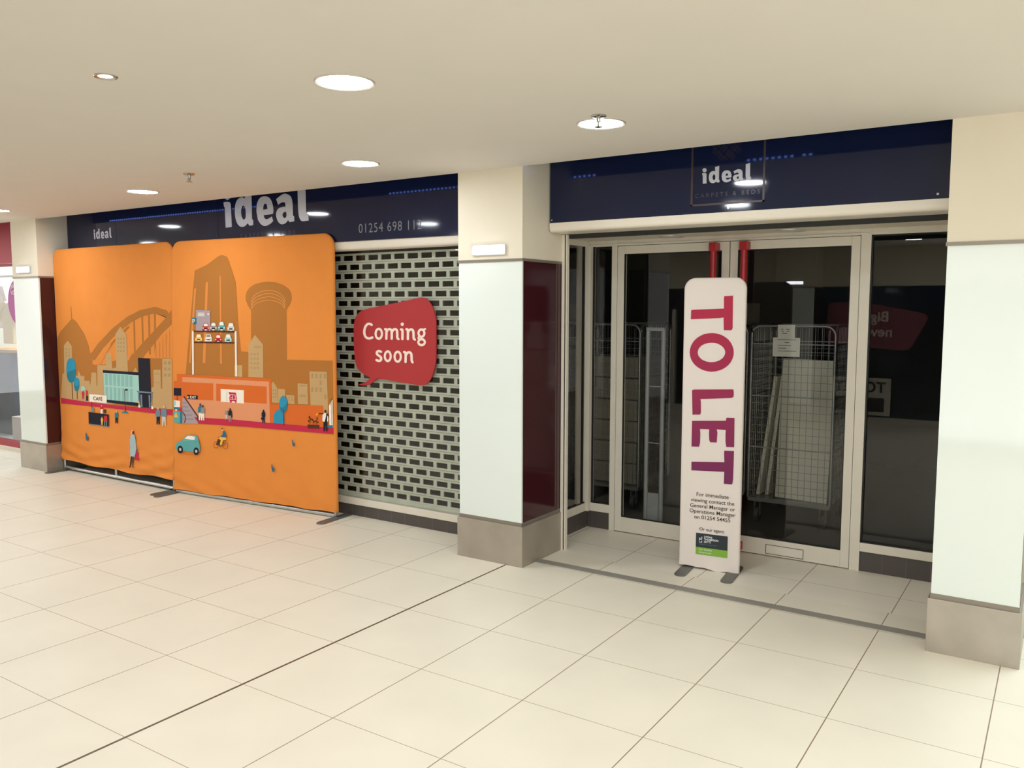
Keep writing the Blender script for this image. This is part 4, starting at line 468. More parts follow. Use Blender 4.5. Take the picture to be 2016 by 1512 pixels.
IDEAL = [[[[.0267,.0744],[.0262,.0708],[.0245,.0677],[.0218,.0653],[.0183,.0639],[.0145,.0637],[.0106,.0646],[.007,.0666],[.0042,.0694],[.0023,.0729],[.0016,.0766],[.0021,.0802],[.0038,.0834],[.0066,.0857],[.01,.0871],[.0139,.0873],[.0178,.0864],[.0213,.0844],[.0242,.0816],[.026,.0781]]],[[[.0,.0587],[.004,.0599],[.0139,.0597],[.0222,.0584],[.0265,.0533],[.0272,.0269],[.0278,.0004],[.0166,.0001],[.0054,.0],[.0048,.0256],[.0043,.0475],[.0016,.0483]]],[[[.0761,.0877],[.1003,.092],[.0999,.0148],[.1042,.012],[.1035,.0006],[.0905,.0001],[.0839,.0062],[.0839,.0062],[.082,.0046],[.0792,.0024],[.0759,.0006],[.072,-.0006],[.0674,-.0015],[.0629,-.0014],[.0583,-.0002],[.0537,.0019],[.0497,.0049],[.0464,.0091],[.0438,.0141],[.0418,.0195],[.0406,.025],[.04,.0309],[.0401,.0367],[.0406,.0426],[.0418,.0484],[.0436,.0534],[.0462,.0575],[.0495,.0609],[.0532,.0635],[.0574,.0652],[.0619,.0661],[.0662,.0663],[.0702,.0656],[.074,.0641],[.0767,.063]],[[.0699,.0475],[.0725,.0467],[.0752,.0443],[.0772,.0413],[.0781,.038],[.0784,.0342],[.0784,.0304],[.0786,.0266],[.0785,.0228],[.0777,.0197],[.0758,.0171],[.0732,.0152],[.0707,.0147],[.0682,.0162],[.0658,.0192],[.064,.0223],[.063,.0254],[.0626,.0287],[.0624,.0317],[.0624,.0344],[.0627,.0369],[.0636,.0394],[.0653,.0426],[.0675,.0458]]],[[[.1157,.0304],[.116,.0349],[.1166,.0413],[.1178,.0471],[.12,.0516],[.1229,.0556],[.1262,.0587],[.1301,.0609],[.1344,.0623],[.139,.0631],[.1438,.0632],[.1487,.0627],[.1534,.0615],[.1576,.0599],[.1614,.0577],[.1647,.0547],[.1675,.0507],[.1698,.0459],[.1714,.041],[.1724,.0361],[.1728,.0312],[.1728,.0272],[.1721,.0246],[.1711,.0229],[.1703,.0219],[.14,.0213],[.1418,.0151],[.1433,.0139],[.1456,.0124],[.1483,.0115],[.1512,.0115],[.1545,.0122],[.1578,.0131],[.1613,.0144],[.1648,.0159],[.1673,.0169],[.1714,.0065],[.169,.0049],[.1655,.0026],[.1613,.0006],[.1564,-.0012],[.1509,-.0027],[.1454,-.0033],[.1404,-.0029],[.1354,-.0015],[.1309,.0006],[.1266,.0041],[.1227,.0085],[.12,.0116]],[[.1388,.0331],[.1395,.0407],[.1407,.0425],[.1423,.0449],[.1442,.0464],[.1463,.0466],[.1487,.0459],[.1506,.0443],[.1519,.0412],[.1528,.0372],[.1534,.0343]]],[[[.1829,.0538],[.1854,.0551],[.1891,.0571],[.1932,.059],[.1977,.0609],[.2025,.0627],[.2073,.0638],[.2116,.0639],[.2159,.0633],[.2199,.0621],[.224,.0605],[.2279,.0584],[.2311,.0557],[.2332,.0515],[.2346,.0466],[.2355,.0432],[.2363,.0143],[.2401,.0125],[.2397,.0019],[.2247,.001],[.2198,.0056],[.218,.0039],[.2153,.0015],[.2121,-.0004],[.2082,-.0017],[.2038,-.0025],[.1995,-.0025],[.1955,-.0015],[.1917,.0004],[.1883,.003],[.1854,.0068],[.1831,.0114],[.1816,.0158],[.1812,.0196],[.1817,.0232],[.1829,.0263],[.1849,.0291],[.1875,.0315],[.1907,.0333],[.1946,.0344],[.1991,.035],[.2033,.0353],[.207,.0355],[.2104,.0354],[.2128,.0354],[.2126,.0421],[.2108,.0439],[.2078,.0456],[.2033,.0457],[.1983,.0448],[.193,.0429],[.1889,.0411]],[[.2022,.0171],[.2025,.0193],[.2039,.0214],[.2058,.0229],[.2085,.0239],[.2117,.0244],[.214,.0237],[.2151,.0212],[.2154,.0176],[.2149,.0146],[.2133,.0124],[.211,.0109],[.2087,.0105],[.2062,.0119],[.2036,.0146]]],[[[.2521,.0871],[.2769,.092],[.2779,.0214],[.2799,.0158],[.2842,.0161],[.2852,.0012],[.2747,.0006],[.2713,.0005],[.2665,.0006],[.2622,.0016],[.2593,.004],[.2569,.0073],[.2551,.0112],[.2539,.0165],[.2532,.0224],[.2528,.0266]]]]
TO_LET = [[[[.236,1.714],[.288,1.716],[.291,1.524],[.288,1.514],[.284,1.508],[.238,1.508],[.235,1.585],[.212,1.581],[.033,1.573],[.034,1.628],[.047,1.631],[.236,1.639],[.234,1.698]]],[[[.301,1.374],[.3,1.354],[.294,1.334],[.285,1.315],[.272,1.298],[.256,1.283],[.237,1.27],[.216,1.261],[.194,1.255],[.17,1.252],[.147,1.253],[.123,1.258],[.102,1.266],[.082,1.277],[.064,1.291],[.05,1.308],[.039,1.327],[.033,1.347],[.03,1.367],[.032,1.388],[.038,1.409],[.048,1.428],[.061,1.445],[.078,1.46],[.097,1.472],[.118,1.482],[.141,1.487],[.165,1.489],[.188,1.488],[.211,1.483],[.233,1.475],[.252,1.463],[.269,1.449],[.282,1.433],[.292,1.414],[.299,1.395]],[[.25,1.373],[.248,1.361],[.244,1.35],[.236,1.339],[.226,1.33],[.214,1.322],[.199,1.316],[.184,1.312],[.167,1.31],[.15,1.311],[.134,1.314],[.12,1.319],[.106,1.326],[.096,1.335],[.087,1.345],[.082,1.357],[.08,1.368],[.082,1.38],[.086,1.392],[.094,1.402],[.104,1.412],[.117,1.419],[.132,1.425],[.148,1.429],[.164,1.43],[.181,1.43],[.197,1.427],[.211,1.421],[.224,1.414],[.235,1.405],[.243,1.395],[.248,1.384]]],[[[.05,1.132],[.062,1.137],[.304,1.149],[.308,1.129],[.307,1.103],[.296,1.097],[.188,1.086],[.103,1.079],[.107,1.064],[.109,.999],[.105,.983],[.056,.979]]],[[[.054,.94],[.264,.954],[.265,.967],[.27,.973],[.316,.974],[.318,.794],[.27,.792],[.265,.825],[.264,.871],[.265,.897],[.209,.897],[.214,.877],[.212,.831],[.211,.815],[.171,.813],[.164,.827],[.162,.869],[.163,.894],[.105,.892],[.108,.86],[.107,.804],[.102,.78],[.054,.778]]],[[[.259,.768],[.318,.77],[.317,.6],[.314,.57],[.309,.562],[.261,.561],[.262,.636],[.198,.633],[.056,.627],[.056,.682],[.261,.696],[.258,.751]]]]
BUBBLE = [[-1.691,1.454],[-1.69,1.477],[-1.689,1.499],[-1.686,1.519],[-1.68,1.539],[-1.672,1.558],[-1.662,1.574],[-1.651,1.587],[-1.639,1.598],[-1.624,1.607],[-1.612,1.614],[-1.599,1.619],[-1.572,1.626],[-1.527,1.635],[-1.469,1.644],[-1.406,1.654],[-1.336,1.665],[-1.262,1.675],[-1.195,1.686],[-1.137,1.696],[-1.085,1.705],[-1.046,1.712],[-1.024,1.715],[-1.015,1.716],[-1.006,1.715],[-.995,1.715],[-.984,1.713],[-.973,1.709],[-.96,1.702],[-.947,1.692],[-.934,1.681],[-.922,1.667],[-.911,1.651],[-.902,1.635],[-.894,1.619],[-.888,1.602],[-.883,1.584],[-.879,1.568],[-.877,1.551],[-.875,1.529],[-.875,1.497],[-.875,1.459],[-.875,1.422],[-.875,1.385],[-.876,1.348],[-.877,1.315],[-.878,1.288],[-.879,1.266],[-.882,1.243],[-.888,1.218],[-.894,1.193],[-.903,1.17],[-.912,1.15],[-.922,1.132],[-.933,1.117],[-.943,1.105],[-.954,1.095],[-.966,1.087],[-.978,1.08],[-.991,1.075],[-1.006,1.072],[-1.02,1.071],[-1.036,1.071],[-1.067,1.073],[-1.121,1.077],[-1.191,1.082],[-1.259,1.087],[-1.325,1.093],[-1.389,1.098],[-1.437,1.101],[-1.457,1.101],[-1.462,1.098],[-1.466,1.094],[-1.475,1.088],[-1.485,1.081],[-1.495,1.074],[-1.506,1.066],[-1.519,1.059],[-1.532,1.053],[-1.545,1.048],[-1.56,1.044],[-1.576,1.042],[-1.6,1.041],[-1.626,1.04],[-1.643,1.041],[-1.646,1.044],[-1.641,1.047],[-1.632,1.05],[-1.62,1.053],[-1.605,1.056],[-1.591,1.06],[-1.578,1.066],[-1.565,1.072],[-1.554,1.079],[-1.542,1.088],[-1.531,1.099],[-1.527,1.107],[-1.533,1.111],[-1.546,1.113],[-1.56,1.117],[-1.576,1.123],[-1.594,1.13],[-1.611,1.139],[-1.627,1.15],[-1.643,1.162],[-1.655,1.175],[-1.665,1.188],[-1.671,1.202],[-1.677,1.219],[-1.681,1.24],[-1.684,1.264],[-1.687,1.29],[-1.689,1.316],[-1.69,1.344],[-1.691,1.372],[-1.692,1.4],[-1.691,1.428]]
COMING_SOON = [[[[-1.4939,1.5188],[-1.4973,1.5202],[-1.5025,1.5224],[-1.5093,1.5248],[-1.5167,1.5265],[-1.5238,1.5272],[-1.5311,1.5272],[-1.5392,1.5262],[-1.5474,1.5236],[-1.5547,1.5199],[-1.5614,1.5152],[-1.5676,1.5098],[-1.5731,1.5036],[-1.5778,1.4967],[-1.5818,1.4891],[-1.5851,1.4812],[-1.5876,1.4736],[-1.5893,1.4661],[-1.5903,1.4585],[-1.5905,1.4509],[-1.5898,1.4435],[-1.588,1.4361],[-1.5853,1.4288],[-1.5818,1.4219],[-1.5775,1.4157],[-1.5722,1.4104],[-1.566,1.4061],[-1.5593,1.4027],[-1.5522,1.4002],[-1.5445,1.3984],[-1.5364,1.3976],[-1.5284,1.3975],[-1.5201,1.3981],[-1.5111,1.3997],[-1.5023,1.402],[-1.4948,1.4042],[-1.4898,1.4057],[-1.4828,1.4106],[-1.4823,1.4176],[-1.4886,1.4226],[-1.498,1.4227],[-1.5031,1.4212],[-1.5101,1.4191],[-1.5173,1.4172],[-1.5232,1.4162],[-1.5283,1.4159],[-1.5335,1.4159],[-1.5381,1.4164],[-1.5422,1.4173],[-1.5461,1.4187],[-1.5498,1.4206],[-1.5531,1.4229],[-1.5561,1.4258],[-1.5589,1.4299],[-1.5615,1.4351],[-1.5636,1.4408],[-1.5649,1.4464],[-1.5655,1.4521],[-1.5653,1.4581],[-1.5645,1.4643],[-1.5631,1.4705],[-1.561,1.4769],[-1.5582,1.4836],[-1.555,1.4898],[-1.5515,1.4949],[-1.5478,1.4992],[-1.5435,1.5029],[-1.5393,1.5058],[-1.5357,1.5077],[-1.5329,1.5086],[-1.5299,1.5089],[-1.5261,1.5089],[-1.5226,1.5086],[-1.519,1.5078],[-1.5145,1.5062],[-1.5099,1.5042],[-1.5063,1.5028],[-1.497,1.5021],[-1.4895,1.5064],[-1.4882,1.5134]]],[[[-1.3854,1.4447],[-1.387,1.4326],[-1.3915,1.4214],[-1.3985,1.4116],[-1.4075,1.404],[-1.418,1.3992],[-1.4293,1.3973],[-1.4404,1.3987],[-1.4508,1.4031],[-1.4597,1.4103],[-1.4665,1.4198],[-1.4706,1.431],[-1.4719,1.4431],[-1.4702,1.4552],[-1.4656,1.4665],[-1.4585,1.4763],[-1.4494,1.4838],[-1.4389,1.4886],[-1.4277,1.4904],[-1.4165,1.4889],[-1.4062,1.4845],[-1.3974,1.4772],[-1.3907,1.4677],[-1.3866,1.4566]],[[-1.4072,1.4443],[-1.4084,1.4355],[-1.4115,1.4275],[-1.4163,1.4212],[-1.4223,1.417],[-1.4289,1.4155],[-1.4355,1.4168],[-1.4414,1.4207],[-1.446,1.4269],[-1.4489,1.4347],[-1.4498,1.4435],[-1.4486,1.4523],[-1.4454,1.4602],[-1.4406,1.4666],[-1.4346,1.4707],[-1.428,1.4722],[-1.4214,1.4709],[-1.4156,1.467],[-1.411,1.4608],[-1.4081,1.453]]],[[[-1.3639,1.4706],[-1.3615,1.4706],[-1.3598,1.4707],[-1.3612,1.4712],[-1.3633,1.4726],[-1.3634,1.4725],[-1.363,1.4705],[-1.3627,1.4663],[-1.3626,1.4594],[-1.3629,1.4478],[-1.3636,1.4327],[-1.3643,1.4181],[-1.3649,1.408],[-1.3616,1.4016],[-1.3533,1.399],[-1.3446,1.4017],[-1.3408,1.4081],[-1.3403,1.4181],[-1.3395,1.4327],[-1.3388,1.448],[-1.3385,1.4599],[-1.3387,1.4674],[-1.3391,1.4729],[-1.3402,1.4776],[-1.3429,1.4827],[-1.3497,1.4873],[-1.3573,1.4887],[-1.3617,1.4886],[-1.3635,1.4886],[-1.3721,1.4859],[-1.3758,1.4794],[-1.3724,1.4731]]],[[[-1.3412,1.4508],[-1.3387,1.4548],[-1.3354,1.4605],[-1.3318,1.4656],[-1.3291,1.4686],[-1.3267,1.4698],[-1.3235,1.4709],[-1.3205,1.4714],[-1.3185,1.4714],[-1.317,1.4711],[-1.3154,1.4704],[-1.314,1.4692],[-1.3125,1.467],[-1.3112,1.4622],[-1.3105,1.4551],[-1.3102,1.4469],[-1.31,1.439],[-1.31,1.4309],[-1.3104,1.4224],[-1.3108,1.4147],[-1.3112,1.4092],[-1.308,1.4029],[-1.2997,1.4002],[-1.2912,1.4028],[-1.2873,1.4092],[-1.287,1.4146],[-1.2865,1.4224],[-1.2862,1.4313],[-1.2862,1.4398],[-1.2863,1.448],[-1.2867,1.4567],[-1.2876,1.4652],[-1.2898,1.473],[-1.2939,1.4795],[-1.2998,1.4844],[-1.3068,1.4876],[-1.3143,1.4892],[-1.3224,1.4893],[-1.3306,1.4879],[-1.3385,1.4852],[-1.3461,1.4808],[-1.3522,1.4747],[-1.357,1.4678],[-1.3606,1.4618],[-1.363,1.4578],[-1.3634,1.4509],[-1.3571,1.446],[-1.3479,1.4459]]],[[[-1.288,1.4512],[-1.285,1.4555],[-1.2809,1.4615],[-1.2766,1.4671],[-1.2733,1.4703],[-1.2709,1.4715],[-1.268,1.4723],[-1.2654,1.4726],[-1.2638,1.4725],[-1.2624,1.472],[-1.2607,1.471],[-1.2589,1.4692],[-1.2574,1.4665],[-1.2563,1.4619],[-1.2558,1.455],[-1.2557,1.4472],[-1.2554,1.4399],[-1.2553,1.4334],[-1.2554,1.427],[-1.2552,1.4205],[-1.254,1.414],[-1.2504,1.4081],[-1.2457,1.404],[-1.242,1.4018],[-1.2401,1.4006],[-1.2316,1.3986],[-1.2235,1.4018],[-1.2205,1.4084],[-1.2245,1.4144],[-1.2267,1.4158],[-1.2291,1.4172],[-1.2304,1.4183],[-1.2312,1.4194],[-1.2317,1.4225],[-1.2318,1.4277],[-1.2317,1.4341],[-1.2318,1.4409],[-1.232,1.4481],[-1.2322,1.4562],[-1.2328,1.4644],[-1.2346,1.472],[-1.2383,1.4784],[-1.2434,1.4836],[-1.2497,1.4874],[-1.2571,1.4898],[-1.2652,1.4905],[-1.2735,1.4896],[-1.2817,1.4872],[-1.2895,1.483],[-1.2961,1.4768],[-1.3016,1.4698],[-1.3061,1.4634],[-1.309,1.4592],[-1.31,1.4524],[-1.3042,1.4472],[-1.2951,1.4467]]],[[[-1.2068,1.471],[-1.204,1.471],[-1.2019,1.4711],[-1.2032,1.4717],[-1.2048,1.4731],[-1.2044,1.4712],[-1.204,1.4664],[-1.204,1.4596],[-1.204,1.4516],[-1.2042,1.4411],[-1.2046,1.4284],[-1.205,1.4165],[-1.2053,1.4082],[-1.2021,1.4019],[-1.1939,1.3994],[-1.1855,1.4021],[-1.1819,1.4084],[-1.1816,1.4167],[-1.1812,1.4286],[-1.1808,1.4414],[-1.1806,1.4521],[-1.1806,1.4602],[-1.1806,1.4675],[-1.1812,1.4741],[-1.1833,1.4807],[-1.1902,1.4868],[-1.1988,1.4888],[-1.2038,1.4888],[-1.206,1.4888],[-1.2144,1.4862],[-1.2181,1.4799],[-1.215,1.4736]]],[[[-1.1777,1.519],[-1.1787,1.5145],[-1.1815,1.5105],[-1.1857,1.5076],[-1.1909,1.5059],[-1.1964,1.5059],[-1.2015,1.5073],[-1.2057,1.5102],[-1.2084,1.5141],[-1.2093,1.5186],[-1.2083,1.5231],[-1.2055,1.527],[-1.2012,1.53],[-1.196,1.5316],[-1.1905,1.5317],[-1.1854,1.5302],[-1.1813,1.5273],[-1.1786,1.5234]]],[[[-1.1546,1.4739],[-1.1522,1.4738],[-1.1509,1.4739],[-1.1525,1.4746],[-1.1536,1.4755],[-1.1531,1.4739],[-1.1522,1.4703],[-1.1515,1.4649],[-1.1511,1.4575],[-1.1511,1.4464],[-1.1515,1.4323],[-1.152,1.4188],[-1.1524,1.4094],[-1.1492,1.4031],[-1.1411,1.4006],[-1.1328,1.4033],[-1.1292,1.4096],[-1.1289,1.4189],[-1.1283,1.4325],[-1.1279,1.4468],[-1.1279,1.4584],[-1.1284,1.4666],[-1.1292,1.4732],[-1.1305,1.4787],[-1.133,1.4841],[-1.1388,1.4892],[-1.1464,1.4914],[-1.1508,1.4915],[-1.1525,1.4916],[-1.161,1.4894],[-1.1651,1.4833],[-1.1624,1.4769]]],[[[-1.1301,1.4528],[-1.127,1.4571],[-1.1228,1.463],[-1.1184,1.4686],[-1.1151,1.4717],[-1.1133,1.4726],[-1.1112,1.4731],[-1.1092,1.4732],[-1.1072,1.4729],[-1.1053,1.4723],[-1.1033,1.4713],[-1.1015,1.4699],[-1.1,1.4676],[-1.0987,1.4634],[-1.0979,1.4571],[-1.0974,1.4498],[-1.0969,1.4427],[-1.0967,1.4361],[-1.0969,1.4291],[-1.0968,1.4219],[-1.0954,1.4148],[-1.0916,1.4085],[-1.0866,1.4042],[-1.0826,1.4018],[-1.0805,1.4004],[-1.0722,1.3985],[-1.0643,1.4018],[-1.0616,1.4083],[-1.0655,1.4142],[-1.0679,1.4157],[-1.0706,1.4173],[-1.0723,1.4186],[-1.0733,1.4201],[-1.0738,1.4237],[-1.0739,1.4296],[-1.0737,1.4367],[-1.0739,1.444],[-1.0744,1.4513],[-1.075,1.459],[-1.076,1.4668],[-1.0783,1.474],[-1.0824,1.4801],[-1.0878,1.4847],[-1.094,1.488],[-1.1005,1.49],[-1.1076,1.4908],[-1.1152,1.4904],[-1.1231,1.4884],[-1.1307,1.4844],[-1.1372,1.4784],[-1.1427,1.4715],[-1.1472,1.4652],[-1.1503,1.4611],[-1.1514,1.4543],[-1.1459,1.4491],[-1.1371,1.4485]]],[[[-.9721,1.4568],[-.9735,1.4476],[-.9774,1.439],[-.9835,1.4315],[-.9914,1.4257],[-1.0006,1.422],[-1.0105,1.4206],[-1.0204,1.4216],[-1.0296,1.4249],[-1.0375,1.4304],[-1.0435,1.4377],[-1.0472,1.4462],[-1.0485,1.4554],[-1.047,1.4647],[-1.0431,1.4734],[-1.0369,1.4808],[-1.0289,1.4866],[-1.0197,1.4903],[-1.0098,1.4916],[-.9999,1.4906],[-.9908,1.4872],[-.983,1.4817],[-.977,1.4744],[-.9733,1.4659]],[[-.9924,1.4564],[-.9933,1.4509],[-.9959,1.4458],[-.9999,1.4417],[-1.0048,1.4391],[-1.0103,1.4381],[-1.0158,1.4389],[-1.0208,1.4413],[-1.0247,1.4452],[-1.0271,1.4502],[-1.028,1.4558],[-1.027,1.4614],[-1.0244,1.4665],[-1.0205,1.4705],[-1.0155,1.4732],[-1.01,1.4741],[-1.0045,1.4734],[-.9995,1.4709],[-.9957,1.467],[-.9932,1.462]]],[[[-.9868,1.4748],[-.9846,1.4761],[-.9816,1.478],[-.9787,1.4796],[-.9772,1.4804],[-.9775,1.4803],[-.9776,1.4802],[-.9767,1.4801],[-.9755,1.4799],[-.9691,1.4812],[-.9655,1.4855],[-.9669,1.4905],[-.9725,1.4931],[-.9734,1.4932],[-.9756,1.4935],[-.9794,1.4935],[-.984,1.4925],[-.988,1.4906],[-.9918,1.4885],[-.995,1.4866],[-.9971,1.4853],[-1.0005,1.4809],[-.9989,1.4759],[-.9932,1.4735]]],[[[-1.0402,1.4338],[-1.0415,1.4322],[-1.0438,1.4296],[-1.0464,1.426],[-1.0479,1.4214],[-1.0475,1.4169],[-1.0457,1.4129],[-1.0425,1.4091],[-1.037,1.4058],[-1.0303,1.4042],[-1.0235,1.4035],[-1.0176,1.4032],[-1.0137,1.403],[-1.0068,1.4047],[-1.0034,1.4096],[-1.0053,1.4149],[-1.0116,1.4174],[-1.0156,1.4176],[-1.021,1.4179],[-1.026,1.4184],[-1.0283,1.4189],[-1.0284,1.419],[-1.0288,1.4196],[-1.0291,1.4204],[-1.0292,1.4206],[-1.0291,1.4208],[-1.028,1.4223],[-1.0261,1.4244],[-1.0247,1.426],[-1.0233,1.4315],[-1.0272,1.436],[-1.0342,1.437]]],[[[-.9688,1.3911],[-.9702,1.3832],[-.9744,1.3758],[-.9809,1.3693],[-.9894,1.3643],[-.9993,1.361],[-1.0098,1.3597],[-1.0204,1.3604],[-1.0303,1.3632],[-1.0387,1.3679],[-1.0452,1.374],[-1.0492,1.3813],[-1.0505,1.3892],[-1.049,1.3971],[-1.0449,1.4046],[-1.0383,1.411],[-1.0297,1.4161],[-1.0198,1.4193],[-1.0092,1.4206],[-.9986,1.4198],[-.9888,1.4169],[-.9805,1.4123],[-.9741,1.4061],[-.9701,1.3989]],[[-.9891,1.3906],[-.9901,1.3866],[-.9931,1.383],[-.9976,1.38],[-1.0033,1.378],[-1.0097,1.3772],[-1.016,1.3777],[-1.0217,1.3794],[-1.0262,1.3821],[-1.0291,1.3857],[-1.03,1.3897],[-1.029,1.3937],[-1.026,1.3973],[-1.0214,1.4003],[-1.0157,1.4023],[-1.0094,1.403],[-1.0031,1.4026],[-.9974,1.4008],[-.9929,1.3981],[-.99,1.3946]]],[[[-1.4029,1.3164],[-1.4067,1.3175],[-1.4127,1.3194],[-1.4204,1.3211],[-1.4292,1.3218],[-1.4377,1.3206],[-1.4454,1.3183],[-1.4527,1.3149],[-1.4591,1.3097],[-1.4626,1.3033],[-1.4637,1.2969],[-1.4629,1.2906],[-1.46,1.2842],[-1.4545,1.279],[-1.4483,1.2753],[-1.4425,1.2724],[-1.4374,1.2696],[-1.4317,1.2667],[-1.4262,1.264],[-1.4225,1.2619],[-1.421,1.2606],[-1.4202,1.2583],[-1.4199,1.2546],[-1.4203,1.2512],[-1.4209,1.2497],[-1.4216,1.2492],[-1.424,1.248],[-1.4275,1.247],[-1.4302,1.2465],[-1.4338,1.2469],[-1.4397,1.2483],[-1.446,1.2502],[-1.4507,1.2515],[-1.4601,1.2513],[-1.4669,1.2462],[-1.4672,1.2391],[-1.4607,1.2344],[-1.4561,1.2331],[-1.4491,1.231],[-1.4404,1.229],[-1.4309,1.2282],[-1.4219,1.2295],[-1.4138,1.2319],[-1.4061,1.2358],[-1.3998,1.2416],[-1.3965,1.2485],[-1.3955,1.2555],[-1.3962,1.2625],[-1.399,1.2694],[-1.4047,1.2751],[-1.4113,1.2791],[-1.4173,1.282],[-1.4224,1.2847],[-1.4279,1.2877],[-1.4333,1.2903],[-1.4369,1.2924],[-1.4383,1.2936],[-1.4389,1.2952],[-1.4392,1.2976],[-1.4388,1.2998],[-1.4386,1.3005],[-1.438,1.3009],[-1.4354,1.302],[-1.4318,1.3031],[-1.4293,1.3035],[-1.4267,1.3033],[-1.422,1.3021],[-1.4168,1.3006],[-1.4128,1.2994],[-1.4035,1.2996],[-1.3967,1.3047],[-1.3965,1.3116]]],[[[-1.3003,1.2777],[-1.3019,1.266],[-1.3061,1.2549],[-1.3126,1.2453],[-1.3211,1.2378],[-1.3309,1.2329],[-1.3415,1.231],[-1.352,1.2322],[-1.3617,1.2363],[-1.37,1.2433],[-1.3764,1.2525],[-1.3803,1.2633],[-1.3815,1.275],[-1.3799,1.2868],[-1.3756,1.2979],[-1.369,1.3075],[-1.3604,1.315],[-1.3506,1.3198],[-1.34,1.3217],[-1.3296,1.3204],[-1.3199,1.3162],[-1.3116,1.3093],[-1.3054,1.3001],[-1.3015,1.2893]],[[-1.3219,1.277],[-1.3229,1.2686],[-1.3257,1.2609],[-1.33,1.2547],[-1.3353,1.2507],[-1.3412,1.2492],[-1.347,1.2503],[-1.3522,1.254],[-1.3563,1.2598],[-1.3589,1.2674],[-1.3597,1.2757],[-1.3586,1.2842],[-1.3558,1.2919],[-1.3515,1.298],[-1.3462,1.302],[-1.3403,1.3036],[-1.3345,1.3024],[-1.3293,1.2987],[-1.3252,1.2928],[-1.3227,1.2854]]],[[[-1.2007,1.2773],[-1.2022,1.2654],[-1.2065,1.2542],[-1.2131,1.2444],[-1.2218,1.2368],[-1.2318,1.2319],[-1.2425,1.2299],[-1.2531,1.2311],[-1.2631,1.2353],[-1.2715,1.2423],[-1.278,1.2517],[-1.282,1.2626],[-1.2832,1.2746],[-1.2816,1.2865],[-1.2773,1.2978],[-1.2706,1.3076],[-1.2619,1.3151],[-1.2519,1.32],[-1.2411,1.3219],[-1.2305,1.3206],[-1.2206,1.3164],[-1.2122,1.3093],[-1.2059,1.3],[-1.2019,1.2891]],[[-1.2219,1.2766],[-1.223,1.2679],[-1.2259,1.26],[-1.2304,1.2537],[-1.236,1.2495],[-1.2422,1.2479],[-1.2484,1.249],[-1.2539,1.2528],[-1.2582,1.2589],[-1.261,1.2666],[-1.2618,1.2753],[-1.2607,1.284],[-1.2577,1.2919],[-1.2532,1.2982],[-1.2476,1.3024],[-1.2414,1.3039],[-1.2353,1.3028],[-1.2298,1.299],[-1.2254,1.2929],[-1.2227,1.2852]]],[[[-1.1797,1.3038],[-1.1773,1.3037],[-1.1754,1.3037],[-1.1763,1.3042],[-1.1774,1.3049],[-1.177,1.3039],[-1.1762,1.3012],[-1.1756,1.2966],[-1.1752,1.2895],[-1.1754,1.2779],[-1.176,1.2629],[-1.1768,1.2484],[-1.1773,1.2384],[-1.1742,1.2321],[-1.166,1.2296],[-1.1577,1.2323],[-1.1539,1.2387],[-1.1534,1.2487],[-1.1527,1.2633],[-1.152,1.2785],[-1.1519,1.2906],[-1.1523,1.2987],[-1.1531,1.3048],[-1.1546,1.3099],[-1.1574,1.3149],[-1.1635,1.3196],[-1.1708,1.3214],[-1.1751,1.3215],[-1.177,1.3216],[-1.1856,1.3194],[-1.19,1.3133],[-1.1875,1.3068]]],[[[-1.1537,1.2831],[-1.1504,1.2872],[-1.146,1.293],[-1.1413,1.2984],[-1.1378,1.3016],[-1.1356,1.3027],[-1.1333,1.3034],[-1.1312,1.3036],[-1.1292,1.3035],[-1.1269,1.3029],[-1.1245,1.3019],[-1.1224,1.3004],[-1.1209,1.2985],[-1.1196,1.2948],[-1.1188,1.2889],[-1.1184,1.282],[-1.1179,1.2754],[-1.1176,1.2694],[-1.1177,1.2632],[-1.1175,1.2569],[-1.1167,1.2506],[-1.1145,1.2448],[-1.1116,1.24],[-1.1091,1.2366],[-1.1075,1.2344],[-1.1007,1.2303],[-1.0919,1.2314],[-1.0863,1.2368],[-1.0871,1.2436],[-1.0888,1.2459],[-1.0909,1.2488],[-1.0928,1.2518],[-1.094,1.2549],[-1.0945,1.2589],[-1.0946,1.2643],[-1.0945,1.2706],[-1.0948,1.2771],[-1.0953,1.2839],[-1.0958,1.2912],[-1.0969,1.2988],[-1.0994,1.3059],[-1.1041,1.3119],[-1.1101,1.3163],[-1.1167,1.3192],[-1.1235,1.3209],[-1.1307,1.3214],[-1.1383,1.3206],[-1.1459,1.3183],[-1.1532,1.3143],[-1.1597,1.3086],[-1.1655,1.3019],[-1.1703,1.2958],[-1.1735,1.2918],[-1.175,1.285],[-1.1698,1.2796],[-1.161,1.2789]]]]

# ---------------------------------------------------------------- the setting
f = MB().box(-10, -6.6, -.08, 6.5, .30, 0).box(2.85, .30, -.08, 6.5, 6, 0).build('floor', 'floor')
struct(f)
struct(box('floor_recess', 'recess_floor', -.06, .30, -.08, 2.46, 1.03, 0))
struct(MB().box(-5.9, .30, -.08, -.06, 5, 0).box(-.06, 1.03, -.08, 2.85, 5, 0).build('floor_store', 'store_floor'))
struct(box('floor_clothes_shop', 'shop_floor', -10, .30, -.08, -5.9, 5, 0))
struct(box('ceiling', 'ceiling', -10, -6.6, 2.5, 6.5, -.13, 2.6))
struct(MB().box(-10, -.45, 2.86, 2.9, .45, 2.95).box(-10, -.45, 2.6, 2.9, -.35, 2.86).build('ceiling_upper', 'ceiling'))
struct(box('ceiling_side_mall', 'ceiling', 2.85, -.13, 3.3, 6.5, 6, 3.4))
struct(box('ceiling_bulkhead', 'ceiling', 2.9, -.23, 2.6, 6.5, -.13, 3.4))
struct(box('wall_left', 'cream', -10.1, -6.6, -.08, -10, 5, 2.95))
